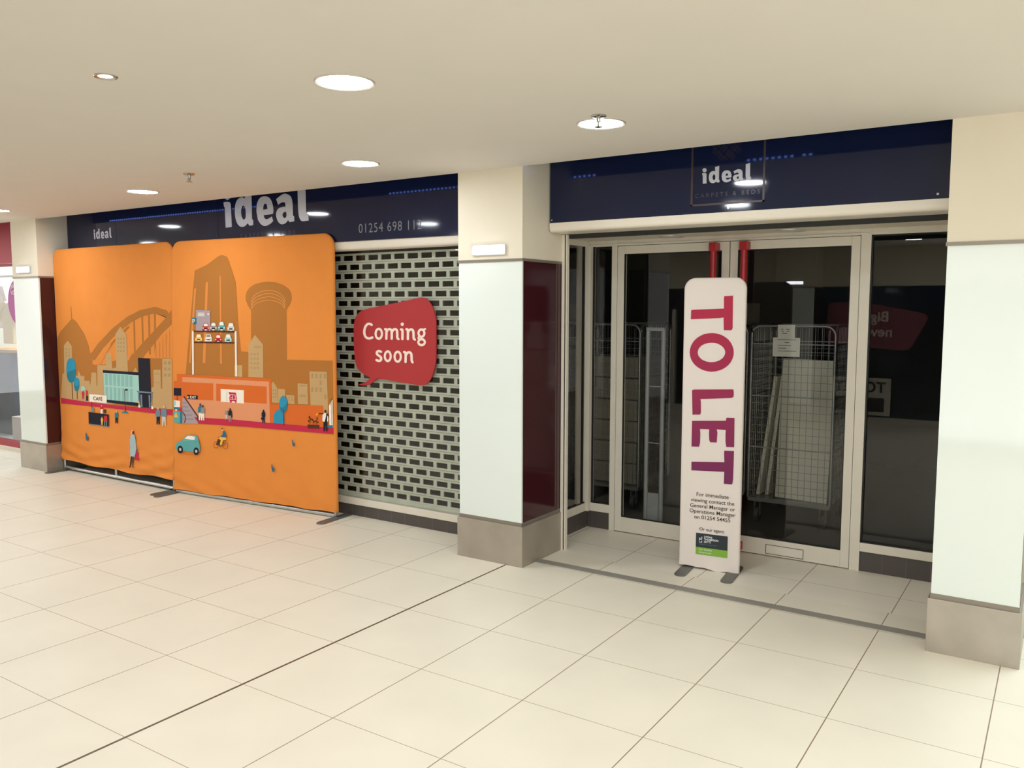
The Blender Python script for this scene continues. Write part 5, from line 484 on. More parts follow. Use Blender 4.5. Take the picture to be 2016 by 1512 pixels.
struct(box('wall_right', 'cream', 6.5, -6.6, -.08, 6.6, 6, 3.4))
struct(box('wall_side_mall', 'cream', 2.80, .5, 0, 2.90, 6, 3.4))
struct(box('wall_side_mall_end', 'cream', 2.8, 6, -.08, 6.6, 6.1, 3.4))
# store behind both fronts
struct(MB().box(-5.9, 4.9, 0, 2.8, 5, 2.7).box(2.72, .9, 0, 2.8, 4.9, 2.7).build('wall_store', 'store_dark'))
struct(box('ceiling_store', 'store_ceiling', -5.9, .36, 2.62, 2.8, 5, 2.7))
struct(MB().box(-5.95, .45, 0, -5.85, 5, 2.7).build('wall_party', 'shop_wall'))
struct(box('wall_clothes_shop', 'shop_wall', -10, 4.9, 0, -5.95, 5, 2.7))
struct(box('ceiling_clothes_shop', 'cream', -10, .36, 2.6, -5.95, 5, 2.7))
# door recess: side, soffit, sills
struct(box('wall_above_soffit', 'cream', .115, .42, 2.2, 2.42, .52, 2.62))
struct(box('ceiling_soffit', 'cream', -.06, .42, 2.125, 2.46, 1.03, 2.2))
struct(box('wall_recess_right', 'cream', 2.40, .32, 0, 2.46, 1.03, 2.16))


def pillar(x0, x1, yf, depth, name, lamp_x):
    """clad column: cream top, white glass front, maroon glass sides, steel skirting"""
    s = -1 if depth > 0 else 1               # which way the front looks (-y for our side)
    root = box(name, 'cream', x0, min(yf, yf + depth), 1.945, x1, max(yf, yf + depth), 2.86)
    struct(root)
    i = .008
    yb = yf + depth
    lo, hi = min(yf - s * i, yb), max(yf - s * i, yb)
    box('core', 'steel_trim', x0 + .012, lo + .01, 0, x1 - .012, hi - .01, 1.945, root)
    box('trim_band', 'steel_trim', x0 - .004, min(yf + s * .004, yb), 1.928, x1 + .004, max(yf + s * .004, yb), 1.945, root)
    fy = yf - s * .002
    box('white_panel', 'white_panel', x0 + .003, min(fy, fy - s * .014), .285, x1 - .003, max(fy, fy - s * .014), 1.928, root)
    for xa, xb in ((x0 + .002, x0 + .012), (x1 - .012, x1 - .002)):
        ya, yc = fy - s * .016, yb + s * .01
        box('maroon_panel', 'maroon', xa, min(ya, yc), .285, xb, max(ya, yc), 1.928, root)
    o = .010
    box('skirting', 'steel', x0 - o, min(yf + s * o, yb), 0, x1 + o, max(yf + s * o, yb), .262, root, bevel=.002)
    box('skirting_trim', 'steel_trim', x0 + .001, min(yf, yb), .262, x1 - .001, max(yf, yb), .285, root)
    return root


p_left = pillar(-6.0, -5.512, -.160, .50, 'pillar', 0)
p_mid = pillar(-.376, .116, -.133, .50, 'pillar.001', 0)
p_right = pillar(2.445, 2.815, -.133, .50, 'pillar.002', 0)


def wall_lamp(xc, yf, s, label, zc=2.003):
    r = empty('wall_lamp', (xc, yf, zc))
    MB().box(xc - .128, min(yf, yf + s * .014), zc - .033, xc + .128, max(yf, yf + s * .014), zc + .033).build('housing', 'lamp_frame', r, base=None, bevel=.003).location = (-xc, -yf, -zc)
    MB().box(xc - .116, min(yf + s * .014, yf + s * .020), zc - .022, xc + .116, max(yf + s * .014, yf + s * .020), zc + .022).build('diffuser', 'wall_lamp', r).location = (-xc, -yf, -zc)
    tag(r, label, 'wall lamp', 'rectangular lamps on the columns')
    return r


wall_lamp(-.130, -.133, -1, 'lit rectangular lamp on the white column between shutter and doors')
wall_lamp(-5.77, -.160, -1, 'lit rectangular lamp on the column left of the orange backdrops', 2.012)

# plinths, sills, window frames on the shutter front
tag(struct(box('baseboard_left', 'plinth_x', -5.5, .262, 0, -.38, .34, .088)))
sill = struct(box('trim_1', 'frame', -5.5, .255, .088, -.38, .345, .142, bevel=.003))
w1 = struct(box('window_1', 'glass', -5.5, .268, .142, -.38, .274, 2.11))
# red-framed clothes shop at the far left
struct(box('baseboard_shop', 'frame', -10, .30, 0, -6.0, .40, .035))
w5 = struct(box('window_2', 'clear_glass', -10, .335, .10, -6.0, .343, 2.12))
MB().box(-10, .30, .035, -6.0, .38, .10).box(-10, .31, 2.10, -6.0, .37, 2.13).build('window_frame', 'shop_red', w5)

# roller shutter with punched slots
sh = empty('roller_shutter', (-3.0, .30, .15))
mb = MB()
X0, X1, Y0, Y1 = -5.5, -.385, .297, .306
pitch, row_h, gap, sl = .131, .07, .029, .040
k = -1
while True:
    zc = .273 + .07 * k
    if zc > 2.09:
        break
    lo, hi = zc - .035, zc + .035
    # solid edges of the lath, the lower one slightly curled out
    mb.box(X0, Y0, lo + .002, X1, Y1, zc - sl / 2)
    mb.box(X0, Y0, zc + sl / 2, X1, Y1, hi - .0005)
    mb.box(X0, Y0 - .003, hi - .004, X1, Y0, hi)
    ph = -1.24 + (.0655 if k % 2 else 0)
    n0 = int((X0 - ph) / pitch) - 1
    x = ph + n0 * pitch
    while x < X1:
        a, b = x - gap, x
        if b > X0 and a < X1:
            mb.box(max(a, X0), Y0, zc - sl / 2, min(b, X1), Y1, zc + sl / 2)
        x += pitch
    k += 1
o = mb.build('curtain', 'shutter', sh)
o.location = (3.0, -.30, -.15)
o = MB().box(X0, .290, .143, X1, .312, .170).build('bottom_rail', 'shutter', sh, bevel=.002)
o.location = (3.0, -.30, -.15)
tag(sh, 'closed grey roller shutter of punched slats behind the red speech bubble', 'shutter')

# speech-bubble board
sb = empty('hanging_sign', (-1.3, .255, 1.03))
o = MB().prism(BUBBLE, lambda a, b: (a, .256, b), lambda a, b: (a, .266, b)).build('board', 'red_sign', sb)
o.location = (1.3, -.255, -1.03)
for word in (COMING_SOON[:13], COMING_SOON[13:]):
    mb = MB()
    for i, g in enumerate(word):
        mb.flat(g, lambda a, b, i=i: (a, .2552 - .00003 * i, b))
    o = mb.build('lettering', 'sign_cream', sb)
    o.location = (1.3, -.255, -1.03)
tag(sb, 'red speech-bubble board reading Coming soon in front of the roller shutter', 'sign')


def rounded_housing(name, x0, x1, yf, yb, zt, zb, label):
    poly = [(yb, zt), (yf, zt)] + [(yf + .03 - .03 * math.cos(t), zb + .03 - .03 * math.sin(t)) for t in [i * PI / 2 / 6 for i in range(7)]] + [(yb, zb)]
    o = MB().prism(poly, lambda a, b: (x0, a, b), lambda a, b: (x1, a, b)).build(name, 'valance', smooth=True)
    return tag(o, label, 'shutter housing')


rounded_housing('shutter_housing', .128, 2.43, .168, .36, 2.181, 2.124, 'cream rounded shutter housing over the glass doors')
rounded_housing('shutter_housing', -5.505, -.384, .16, .262, 2.138, 2.074, 'cream rounded shutter housing above the grey roller shutter')
mb = MB().box(.145, .372, 2.096, 2.40, .402, 2.124)
tag(struct(mb.build('trim_2', 'dark_slot')))
struct(MB().box(.13, .415, 2.118, 2.40, .425, 2.126).box(.13, .362, 2.124, 2.40, .415, 2.134).build('trim_3', 'frame'))

# ---------------------------------------------------------------- fascia signs


def ideal(mb, x, z, s, y):
    for g in IDEAL:
        mb.flat(g, lambda a, b: (x + a * s, y, z + b * s))


YR = .176
fr = empty('shop_sign', (1.27, YR, 2.181))


def at(o, r):
    o.location = -r.location
    return o


def place(o, r):
    """o was modelled in world coordinates; hang it under r"""
    o.parent = r
    o.matrix_parent_inverse = Matrix.Translation(-r.location) if r.rotation_euler.z == 0 else Matrix.LocRotScale(r.location, r.rotation_euler, None).inverted()
    return o


place(box('panel', 'navy', .128, YR, 2.181, 2.43, YR + .012, 2.80), fr)
mb = MB(); ideal(mb, 1.140, 2.350, 1.0, YR - .002); place(mb.build('lettering', 'sign_white'), fr)
mb = MB().box(1.074, YR - .0015, 2.226, 1.085, YR, 2.66).box(1.490, YR - .0015, 2.226, 1.501, YR, 2.66).box(1.074, YR - .0015, 2.226, 1.501, YR, 2.236).box(1.074, YR - .0015, 2.65, 1.501, YR, 2.66)
place(mb.build('border_line', 'bronze'), fr)
mb = MB()
cx, cz, e = 1.281, 2.553, .022
for i in range(-3, 4):                                       # basket-weave emblem: blocks of parallel strokes at 45 degrees
    for j in range(-3, 4):
        if (i + j) % 2:
            continue
        for q in range(3):
            t = (q - 1) * .0105
            c = Vector((cx + (i - j) * e * .72, cz + (i + j) * e * .72))
            d = Vector((.7071, .7071)) if i % 2 == 0 else Vector((-.7071, .7071))
            nrm = Vector((-d.y, d.x))
            a, b = c + nrm * t - d * .02, c + nrm * t + d * .02
            if (Vector((cx, cz)) - c).length > .078:
                continue
            w = nrm * .0008
            mb.add([(p.x, YR - .001, p.y) for p in (a - w, b - w, b + w, a + w)], [(0, 1, 2, 3)])
place(mb.build('emblem', 'bronze'), fr)
place(MB().text('CARPETS & BEDS', .034, lambda a, b: (1.2875 + a, YR - .001, 2.272 + b), 'CENTER', 0, 1.55).build('strapline', 'bronze_faint'), fr)
for x, z in ((.142, 2.199), (1.2985, 2.205), (2.36, 2.205)):
    place(MB().tube([(x, YR, z), (x, YR - .003, z)], .006, 12).build('screw', 'chrome'), fr)
tag(fr, 'navy fascia sign with small white lowercase word over the glass doors', 'shop sign')

YL = .146
fl = empty('shop_sign', (-2.9, YL, 2.139))
place(MB().box(-5.505, YL, 2.139, -4.655, YL + .012, 2.80).box(-4.652, YL, 2.139, -3.1435, YL + .012, 2.80).box(-3.1405, YL, 2.139, -.382, YL + .012, 2.80).build('panel', 'navy'), fl)
mb = MB(); ideal(mb, -3.063, 2.312, 3.577, YL - .002); place(mb.build('lettering', 'sign_white'), fl)
mb = MB(); ideal(mb, -5.034, 2.302, 1.07, YL - .002); place(mb.build('small_lettering', 'sign_white'), fl)
place(MB().text('01254 698 112', .098, lambda a, b: (-1.517 + a, YL - .0015, 2.194 + b), 'LEFT', -.0005, 1.12, .92).build('telephone_number', 'sign_grey'), fl)
place(MB().text('CARPETS & BEDS', .045, lambda a, b: (-2.53 + a, YL - .001, 2.218 + b), 'CENTER', 0, 2.1).build('strapline', 'bronze_faint'), fl)
tag(fl, 'long navy fascia sign with large white word and telephone number above the orange backdrops', 'shop sign')
red = box('shop_sign', 'shop_red', -10, .24, 2.13, -6.002, .30, 2.84)
tag(red, 'plain dark red fascia over the clothes shop window at the far left edge', 'shop sign')

# ---------------------------------------------------------------- glazed entrance
Y = .985
wl = struct(MB().box(.165, Y - .005, 0, .207, Y + .05, 2.125).box(1.853, Y - .005, 0, 1.912, Y + .05, 2.125).box(-.045, Y, 2.085, 2.40, Y + .05, 2.125).box(-.045, Y - .01, 2.09, 1.9, Y, 2.10)
            .build('trim_4', 'frame', bevel=.002))
# narrow window left of the doors and the side return
w3 = struct(box('window_3', 'glass', -.02, Y + .018, .185, .170, Y + .024, 2.09))
MB().box(-.05, Y - .03, .126, .005, Y + .05, 2.09).box(.005, Y, .126, .166, Y + .05, .188).box(.005, Y + .005, .188, .010, Y + .045, 2.085).build('window_frame', 'frame', w3, bevel=.002)
MB().box(.008, Y + .004, .188, .020, Y + .016, 2.085).box(.008, Y + .004, .188, .166, Y + .016, .196).build('gasket', 'black', w3)
w4 = struct(box('window_4', 'glass', -.040, .42, .185, -.034, .955, 2.09))
MB().box(-.055, .40, .126, -.018, .96, .186).box(-.055, .36, .126, -.018, .42, 2.125).box(-.055, .36, 2.085, -.018, .985, 2.125).build('window_frame', 'frame', w4, bevel=.002)
MB().box(-.0505, .918, .19, -.026, .93, 2.085).box(-.0505, .42, .186, -.026, .955, .194).build('gasket', 'black', w4)
MB().box(-.052, .85, .19, -.030, .895, 2.085).build('inner_post', 'steel', w4)
struct(box('baseboard_side', 'plinth_y', -.06, .36, 0, -.022, .99, .126))
struct(box('baseboard_entrance', 'plinth_x', -.022, Y + .008, 0, .165, Y + .04, .126))
w5b = struct(box('window_5', 'glass', 1.912, Y + .018, .185, 2.40, Y + .024, 2.09))
MB().box(1.912, Y - .005, .128, 2.40, Y + .05, .183).build('window_frame', 'frame', w5b, bevel=.002)
MB().box(1.912, Y + .002, .183, 1.921, Y + .016, 2.085).box(1.912, Y + .002, .183, 2.40, Y + .016, .191).box(1.912, Y + .002, 2.077, 2.40, Y + .016, 2.085).build('gasket', 'black', w5b)
struct(box('baseboard_right', 'plinth_x', 1.912, Y + .008, 0, 2.40, Y + .04, .128))
# shutter guides at the front corner of the recess
struct(MB().box(.118, .345, 0, .138, .378, 2.12).box(.146, .350, 0, .156, .378, 2.12).build('trim_5', 'frame'))
struct(box('trim_6', 'black', .138, .352, 0, .146, .380, 2.12))
tag(struct(box('trim_7', 'threshold', .125, .012, 0, 2.436, .082, .004)))


def door(name, xa, xb, handle_x, meet):
    """one glazed leaf: stiles and rails, pane, red bar handle"""
    d = struct(MB().box(xa + .003, Y - .002, .006, xa + .055, Y + .045, 2.082).box(xb - .055, Y - .002, .006, xb - .003, Y + .045, 2.082)
               .box(xa + .055, Y - .002, .006, xb - .055, Y + .045, .114).box(xa + .055, Y - .002, 2.025, xb - .055, Y + .045, 2.082).build(name, 'frame', bevel=.002))
    box('pane', 'glass', xa + .05, Y + .020, .11, xb - .05, Y + .027, 2.03, d)
    MB().box(xa + .055, Y + .002, .114, xb - .055, Y + .019, .120).box(xa + .055, Y + .002, 2.019, xb - .055, Y + .019, 2.025).box(xa + .055, Y + .002, .12, xa + .060, Y + .019, 2.02).box(xb - .060, Y + .002, .12, xb - .055, Y + .019, 2.02).build('gasket', 'black', d)
    h = MB().tube([(handle_x, .93, .03), (handle_x, .93, 2.06)], .021, 16).build('handle', 'red_bar', d, smooth=True)
    for z0, z1 in ((2.018, 2.074), (.022, .075)):
        MB().box(handle_x - .026, .905, z0, handle_x + .026, Y - .002, z1).build('handle_bracket', 'red_bar', h, bevel=.004)
    return d


d1 = door('door_1', .207, 1.034, .941, 1)
d2 = door('door_2', 1.034, 1.853, 1.147, 0)
lb = MB().box(1.325, Y - .008, .016, 1.577, Y - .002, .084).build('letter_plate', 'frame', d2, bevel=.002)
MB().box(1.329, Y - .0095, .0785, 1.573, Y - .008, .0815).box(1.329, Y - .0095, .0185, 1.573, Y - .008, .0215).box(1.329, Y - .0095, .02, 1.332, Y - .008, .08).box(1.570, Y - .0095, .02, 1.573, Y - .008, .08).build('flap_gap', 'dark_slot', lb)

# ---------------------------------------------------------------- ceiling fittings


def downlight(x, y, label, group='round downlights of the mall ceiling'):
    r = empty('downlight', (x, y, 2.5))
    place(MB().lathe([(.100, 2.4995), (.104, 2.496), (.112, 2.494), (.116, 2.4985), (.116, 2.4999)], x, y, 48, False, False).build('ring', 'ring', smooth=True), r)
    place(MB().lathe([(.0, 2.4975), (.101, 2.4975)], x, y, 48, False, False).build('lens', 'downlight'), r)
    return tag(r, label, 'ceiling light', group)


downlight(.578, -2.105, 'biggest-looking lit round downlight in the ceiling, nearest the camera')
downlight(1.062, -.925, 'lit round ceiling downlight in front of the right navy fascia with a sprinkler on it')
downlight(-.648, -.738, 'lit round ceiling downlight in front of the white column between the two shopfronts')
downlight(-2.868, -.724, 'lit round ceiling downlight above the orange backdrops, furthest left in the photo')
for x, y in ((-5.08, -.72), (-7.3, -.72), (-2.6, -2.0), (-5.0, -2.1), (-7.4, -2.0), (4.3, -2.4), (-3.4, -3.6), (-1.2, -3.6), (1.4, -3.55), (3.6, -3.6), (-6.0, -3.6), (-4.6, -5.0), (-2.3, -5.0), (3.4, -5.0), (1.27, -5.02), (-7.0, -5.0), (5.4, -2.6)):
    downlight(x, y, 'lit round mall downlight outside the picture, seen only in reflections')

r = empty('spot_light', (-.112, -2.652, 2.5))
place(MB().lathe([(.026, 2.4995), (.030, 2.496), (.040, 2.495), (.043, 2.4985), (.043, 2.4999)], -.112, -2.652, 32, False, False).build('ring', 'chrome', smooth=True), r)
place(MB().lathe([(.0, 2.4985), (.026, 2.4985)], -.110, -2.655, 24, False, False).build('bulb', 'spot'), r)
tag(r, 'tiny round spot light alone in the upper left of the ceiling', 'spot light')


def sprinkler(x, y, label):
    r = empty('sprinkler', (x, y, 2.5))
    place(MB().lathe([(.036, 2.4999), (.036, 2.497), (.028, 2.492), (.012, 2.490)], x, y, 28, False).build('escutcheon', 'chrome', smooth=True), r)
    mb = MB().lathe([(.010, 2.492), (.010, 2.474), (.007, 2.470)], x, y, 16)
    for s in (-1, 1):
        mb.tube([(x + s * .010, y, 2.474), (x + s * .013, y, 2.462), (x + s * .004, y, 2.450)], .0025, 8)
    mb.lathe([(.004, 2.472), (.004, 2.450)], x, y, 10)
    place(mb.build('body', 'chrome', smooth=True), r)
    place(MB().lathe([(.020, 2.450), (.021, 2.448), (.004, 2.446)], x, y, 24).build('deflector', 'chrome', smooth=True), r)
    return tag(r, label, 'sprinkler', 'ceiling sprinklers')


sprinkler(-1.85, -1.055, 'chrome ceiling sprinkler hanging above the orange backdrops')
sprinkler(1.128, -1.075, 'chrome ceiling sprinkler overlapping the downlight before the right navy fascia')
for x, y, lab in ((.650, .893, 'left one of two unlit flush lights in the soffit over the doors'), (1.450, .880, 'right one of two unlit flush lights in the soffit over the doors')):
    rr = empty('soffit_light', (x, y, 2.125))
    place(MB().lathe([(.098, 2.1249), (.096, 2.120), (.078, 2.118), (.074, 2.1235)], x, y, 40, False, False).build('ring', 'ring', smooth=True), rr)
    place(MB().lathe([(0, 2.1232), (.075, 2.1232)], x, y, 40, False, False).build('lens', 'plastic_grey'), rr)
    tag(rr, lab, 'ceiling light', 'unlit soffit lights')

# ---------------------------------------------------------------- fabric stands


def smooth01(t):
    t = max(0, min(1, t))
    return t * t * (3 - 2 * t)


def fabric_stand(name, ax, ay, bx, by, H, T, rad, hem, wrinkle, fabric, feet, foot_len, foot_w, foot_shift, rail=True, rack=(0, 0)):
    """sleeve of cloth over a tube frame on flat feet; local x runs along the front, local -y faces the viewer"""
    root = empty(name, (ax, ay, 0), math.atan2(by - ay, bx - ax))
    W = math.hypot(bx - ax, by - ay)
    us = [rad * (1 - math.cos(i * PI / 2 / 8)) for i in range(8)] + [rad + (W - 2 * rad) * i / 60 for i in range(61)] + [W - rad * (1 - math.cos(i * PI / 2 / 8)) for i in range(7, -1, -1)]
    nv = 90

    def top(u):
        d = min(u, W - u)
        return H if d >= rad else H - rad + math.sqrt(max(0, rad * rad - (rad - d) ** 2))

    def pt(u, z, back=False):
        x = u + (rack[0] * (1 - u / W) + rack[1] * u / W) * z / H     # the frames stand slightly out of square
        if back:
            return (x, T, z)
        return (x, -wrinkle(u, z, W), z)
    mb = MB()
    nu = len(us)
    V, F, UZ = [], [], []
    vs = [(i / nv) ** 1.5 for i in range(nv + 1)]
    for back in (False, True):
        for v in vs:
            for u in us:
                zb, zt = hem(u, W), top(u)
                V.append(pt(u, zb + (zt - zb) * v, back))
                UZ.append((u, zb + (zt - zb) * v))
    n = nu * (nv + 1)
    for s in (0, n):
        for j in range(nv):
            for i in range(nu - 1):
                F.append((s + j * nu + i, s + j * nu + i + 1, s + (j + 1) * nu + i + 1, s + (j + 1) * nu + i))
    per = [j * nu for j in range(nv + 1)] + [nv * nu + i for i in range(1, nu - 1)] + [j * nu + nu - 1 for j in range(nv, -1, -1)]
    seg = 4
    prev = per
    for q in range(1, seg):
        th = PI * q / seg
        cur = []
        for idx in per:
            p, b = Vector(V[idx]), Vector(V[idx + n])
            du, dz = 0, 0
            u, z = UZ[idx]
            if u < rad * .999 and z > H - rad:
                du, dz = (u - rad) / rad, (z - (H - rad)) / rad
            elif u > W - rad * .999 and z > H - rad:
                du, dz = (u - (W - rad)) / rad, (z - (H - rad)) / rad
            elif u < rad * .5:
                du = -1
            elif u > W - rad * .5:
                du = 1
            else:
                dz = 1
            k = T * .5 * math.sin(th)
            c = (1 - math.cos(th)) / 2
            cur.append(len(V))
            V.append((p.x + du * k, p.y * (1 - c) + b.y * c, p.z + dz * k))
        for i in range(len(per) - 1):
            F.append((prev[i], prev[i + 1], cur[i + 1], cur[i]))
        prev = cur
    last = [i + n for i in per]
    for i in range(len(per) - 1):
        F.append((prev[i], prev[i + 1], last[i + 1], last[i]))
    mb.add(V, F)
    cloth = mb.build('fabric_sleeve', fabric, root, smooth=True)
    fm = MB()
    yc = T / 2
    for x in (.012, W - .012):
        k = rack[0] if x < W / 2 else rack[1]
        fm.tube([(x, yc, .012), (x + k * (H - .1) / H, yc, H - .10)], .013, 12)
    rz = .030 if hem(W / 2, W) > .06 else .019
    if rail:
        fm.tube([(.012, yc, rz), (W - .012, yc, rz)], .0165, 14)
        fm.tube([(W / 2, yc, rz), (W / 2, yc, .25)], .0135, 12)
        fm.tube([(W / 2 - .03, yc, rz), (W / 2 + .03, yc, rz)], .019, 14)
    fm.build('frame', 'tube', root, smooth=True)
    for x in feet:
        poly = []
        for q in range(13):
            t = PI * q / 12
            poly.append((x + foot_w / 2 * math.cos(t), foot_shift + foot_len / 2 - foot_w / 2 + foot_w / 2 * math.sin(t)))
        for q in range(13):
            t = PI + PI * q / 12
            poly.append((x + foot_w / 2 * math.cos(t), foot_shift - foot_len / 2 + foot_w / 2 + foot_w / 2 * math.sin(t)))
        MB().prism(poly, lambda a, b: (a, b, 0), lambda a, b: (a, b, .008)).build('foot', 'foot', root)
    return root, W


def artwork(root, W, art, texts, wrinkle, rack):
    mb = MB()
    k = 0
    for col, polys in art:
        mb.use('art_' + col)
        for p in polys:
            k += 1
            off = .0016 + .00004 * k
            mb.flat([p], lambda u, z: (min(max(u, .002 + rack[0] * z / 2.19), W - .002 + rack[1] * z / 2.19), -wrinkle(u, z, W) - off - (.002 if z < .5 else 0), z))
    for body, a, b, col in texts:
        mb.use('art_' + col)
        k += 2
        h = abs(a[1] - b[1])
        wid = abs(b[0] - a[0])
        off = .0018 + .00004 * k
        n0 = len(mb.v)
        mb.text(body, h * 1.38, lambda x, y: (a[0] + x, -off, b[1] + y), 'LEFT', h * .02)
        xs = [p[0] for p in mb.v[n0:]]
        s = wid / (max(xs) - min(xs))
        mb.v[n0:] = [(a[0] + (p[0] - min(xs)) * s, p[1], p[2]) for p in mb.v[n0:]]
    mb.build('printed_picture', None, root)


def wr_left(u, z, W):
    A = .016 * (1 - smooth01((z - .10) / .42))
    l = math.sin(46 * z + 15 * u + 1.0) * math.exp(-u / .55)
    r = math.sin(46 * z - 12 * (W - u) * -1 + 2.0) * math.exp(-(W - u) / .75)
    m = .35 * math.sin(60 * z + 3 * math.sin(4 * u))
    return A * .62 * max(0, 1.1 + .8 * l + .9 * r + m)


def wr_right(u, z, W):
    A = .008 * (1 - smooth01((z - .08) / .22))
    return A * .6 * max(0, 1.2 + math.sin(50 * z + 14 * u) * math.exp(-u / .5) + .6 * math.sin(17 * u + 30 * z))


def wr_let(u, z, W):
    return .004 * (1 - smooth01((z - .01) / .09)) * (1 + math.sin(40 * u))


ra, Wa = fabric_stand('fabric_backdrop', -5.49, -.012, -3.662, -.012, 2.195, .030, .085,
                      lambda u, W: .112 - .012 * math.sin(PI * u / W) + .006 * math.sin(9 * u), wr_left, 'orange', (.05, 1.80), .42, .075, .0, True, (-.01, .078))
artwork(ra, Wa, ART_BRIDGE, TXT_BRIDGE, wr_left, (-.01, .078))
tag(ra, 'left one of the two orange printed backdrops, with bridge, cafe and glass building', 'backdrop', 'orange printed fabric backdrops')
rb, Wb = fabric_stand('fabric_backdrop', -3.614, -.033, -1.777, .110, 2.191, .034, .085,
                      lambda u, W: .034 + .012 * u / W + .003 * math.sin(11 * u) + .002 * math.sin(23 * u), wr_right, 'orange', (.0, 1.86), .42, .075, -.005, True, (.074, .008))
artwork(rb, Wb, ART_TOWERS, TXT_TOWERS, wr_right, (.074, .008))
tag(rb, 'right one of the two orange printed backdrops, with round tower, parked cars and map', 'backdrop', 'orange printed fabric backdrops')

rt, Wt = fabric_stand('banner_stand', .947, .452, 1.298, .490, 1.812, .030, .055,
                      lambda u, W: .014 + .004 * math.sin(20 * u) - .010 * u / W + .003 * math.sin(47 * u), wr_let, 'white_fabric', (.045, .330), .37, .072, -.02, False)
mb = MB()
for i, g in enumerate(TO_LET):
    mb.flat(g, lambda u, z: (u, -.0022, z))
mb.build('large_lettering', 'to_let_print', rt)
for s, x, z in (('For immediate', .192, .468), ('viewing contact the', .193, .430), ('General Manager or', .193, .3945), ('Operations Manager', .193, .3595), ('on 01254 54455', .194, .323), ('Or our agent:', .194, .250)):
    MB().text(s, .0345 if s[0] != 'O' or s[1] == 'p' else .0285, lambda a, b: (x + a, -.0022, z + b), 'CENTER', .0002, 1.0).build('notice_line', 'ink', rt)
mb = MB()
mb.use('card_navy').flat([[(.0945, .142), (.2937, .142), (.2937, .2325), (.0945, .2325)]], lambda u, z: (u, -.0020, z))
mb.use('card_green').flat([[(.0945, .0955), (.2937, .0955), (.2937, .142), (.0945, .142)]], lambda u, z: (u, -.0020, z))
mb.use('card_white')
for s, z in (('LYONS', .2065), ('THOMPSON', .191), ('LETTS', .1755)):
    mb.text(s, .0165, lambda a, b: (.1455 + a, -.0024, z + b), 'LEFT', .0004)
mb.flat([[(.115, .199), (.134, .199), (.134, .211), (.131, .211), (.131, .202), (.115, .202)]], lambda u, z: (u, -.0024, z))
mb.flat([[(.115, .191), (.134, .191), (.134, .194), (.115, .194)]], lambda u, z: (u, -.0024, z)).flat([[(.115, .184), (.118, .184), (.118, .201), (.115, .201)]], lambda u, z: (u, -.0023, z))
mb.flat([[(.115, .174), (.134, .174), (.134, .186), (.131, .186), (.131, .177), (.115, .177)]], lambda u, z: (u, -.0024, z))
mb.text('0161 746 8075', .0135, lambda a, b: (.115 + a, -.0024, .124 + b), 'LEFT').text('ltlproperty.com', .0125, lambda a, b: (.115 + a, -.0024, .107 + b), 'LEFT')
mb.use('card_teal').text('PROPERTY CONSULTANTS', .0085, lambda a, b: (.115 + a, -.0024, .160 + b), 'LEFT', 0, 1.1)
mb.build('agent_card', None, rt)
tag(rt, 'narrow white fabric banner stand reading TO LET in front of the glass doors', 'banner')

# ---------------------------------------------------------------- inside the dark store


def roll_cage(x0, x1, y0, y1, label, top=1.51, base=.20, pitch=.046, rows=.056):
    cx, cy = (x0 + x1) / 2, (y0 + y1) / 2
    r = empty('roll_cage', (cx, cy, 0))
    rad = .07

    def hoop(pa, pb):
        """inverted U of tube between two floor points"""
        a, b = Vector(pa), Vector(pb)
        d = (b - a).normalized()
        pts = [a + Vector((0, 0, base))] + [a + d * (rad - rad * math.cos(t)) + Vector((0, 0, top - rad + rad * math.sin(t))) for t in [i * PI / 2 / 6 for i in range(7)]]
        pts += [b - d * (rad - rad * math.cos(t)) + Vector((0, 0, top - rad + rad * math.sin(t))) for t in [i * PI / 2 / 6 for i in range(6, -1, -1)]] + [b + Vector((0, 0, base))]
        return pts
    sides = [((x0, y0, 0), (x1, y0, 0)), ((x0, y1, 0), (x1, y1, 0)), ((x0, y0 + .02, 0), (x0, y1 - .02, 0)), ((x1, y0 + .02, 0), (x1, y1 - .02, 0))]
    for pa, pb in sides:
        place(MB().tube(hoop(pa, pb), .0105, 10).build('side_frame', 'cage', r, smooth=True), r)
        mb = MB()
        a, b = Vector(pa), Vector(pb)
        L = (b - a).length
        d = (b - a) / L
        n = max(2, int(L / pitch))
        w = .0016
        hi = top - .012
        for i in range(1, n):
            q = a + d * (L * i / n)
            mb.box(q.x - w, q.y - w, base, q.x + w, q.y + w, hi if rad < L * i / n < L - rad else top - .03)
        z = base + rows
        k = 0
        while z < top - .08:
            h = w * (2.6 if k % 7 == 6 else 1)
            mb.box(min(a.x, b.x) - h, min(a.y, b.y) - h, z - h, max(a.x, b.x) + h, max(a.y, b.y) + h, z + h)
            z += rows
            k += 1
        place(mb.build('wire_mesh', 'cage'), r)
    place(MB().box(x0, y0, base - .03, x1, y1, base - .002).build('base', 'cage'), r)
    for x in (x0 + .06, x1 - .06):
        for y in (y0 + .06, y1 - .06):
            c = MB().tube([(x - .016, y, .060), (x + .016, y, .060)], .058, 20).build('caster', 'caster', smooth=True)
            place(c, r)
            f = MB().box(x - .024, y - .02, .055, x - .019, y + .02, .165).box(x + .019, y - .02, .055, x + .024, y + .02, .165).box(x - .024, y - .03, .160, x + .024, y + .03, .170).build('caster_fork', 'cage')
            f.parent = c
    return tag(r, label, 'roll cage', 'wire roll cages in the dark store')


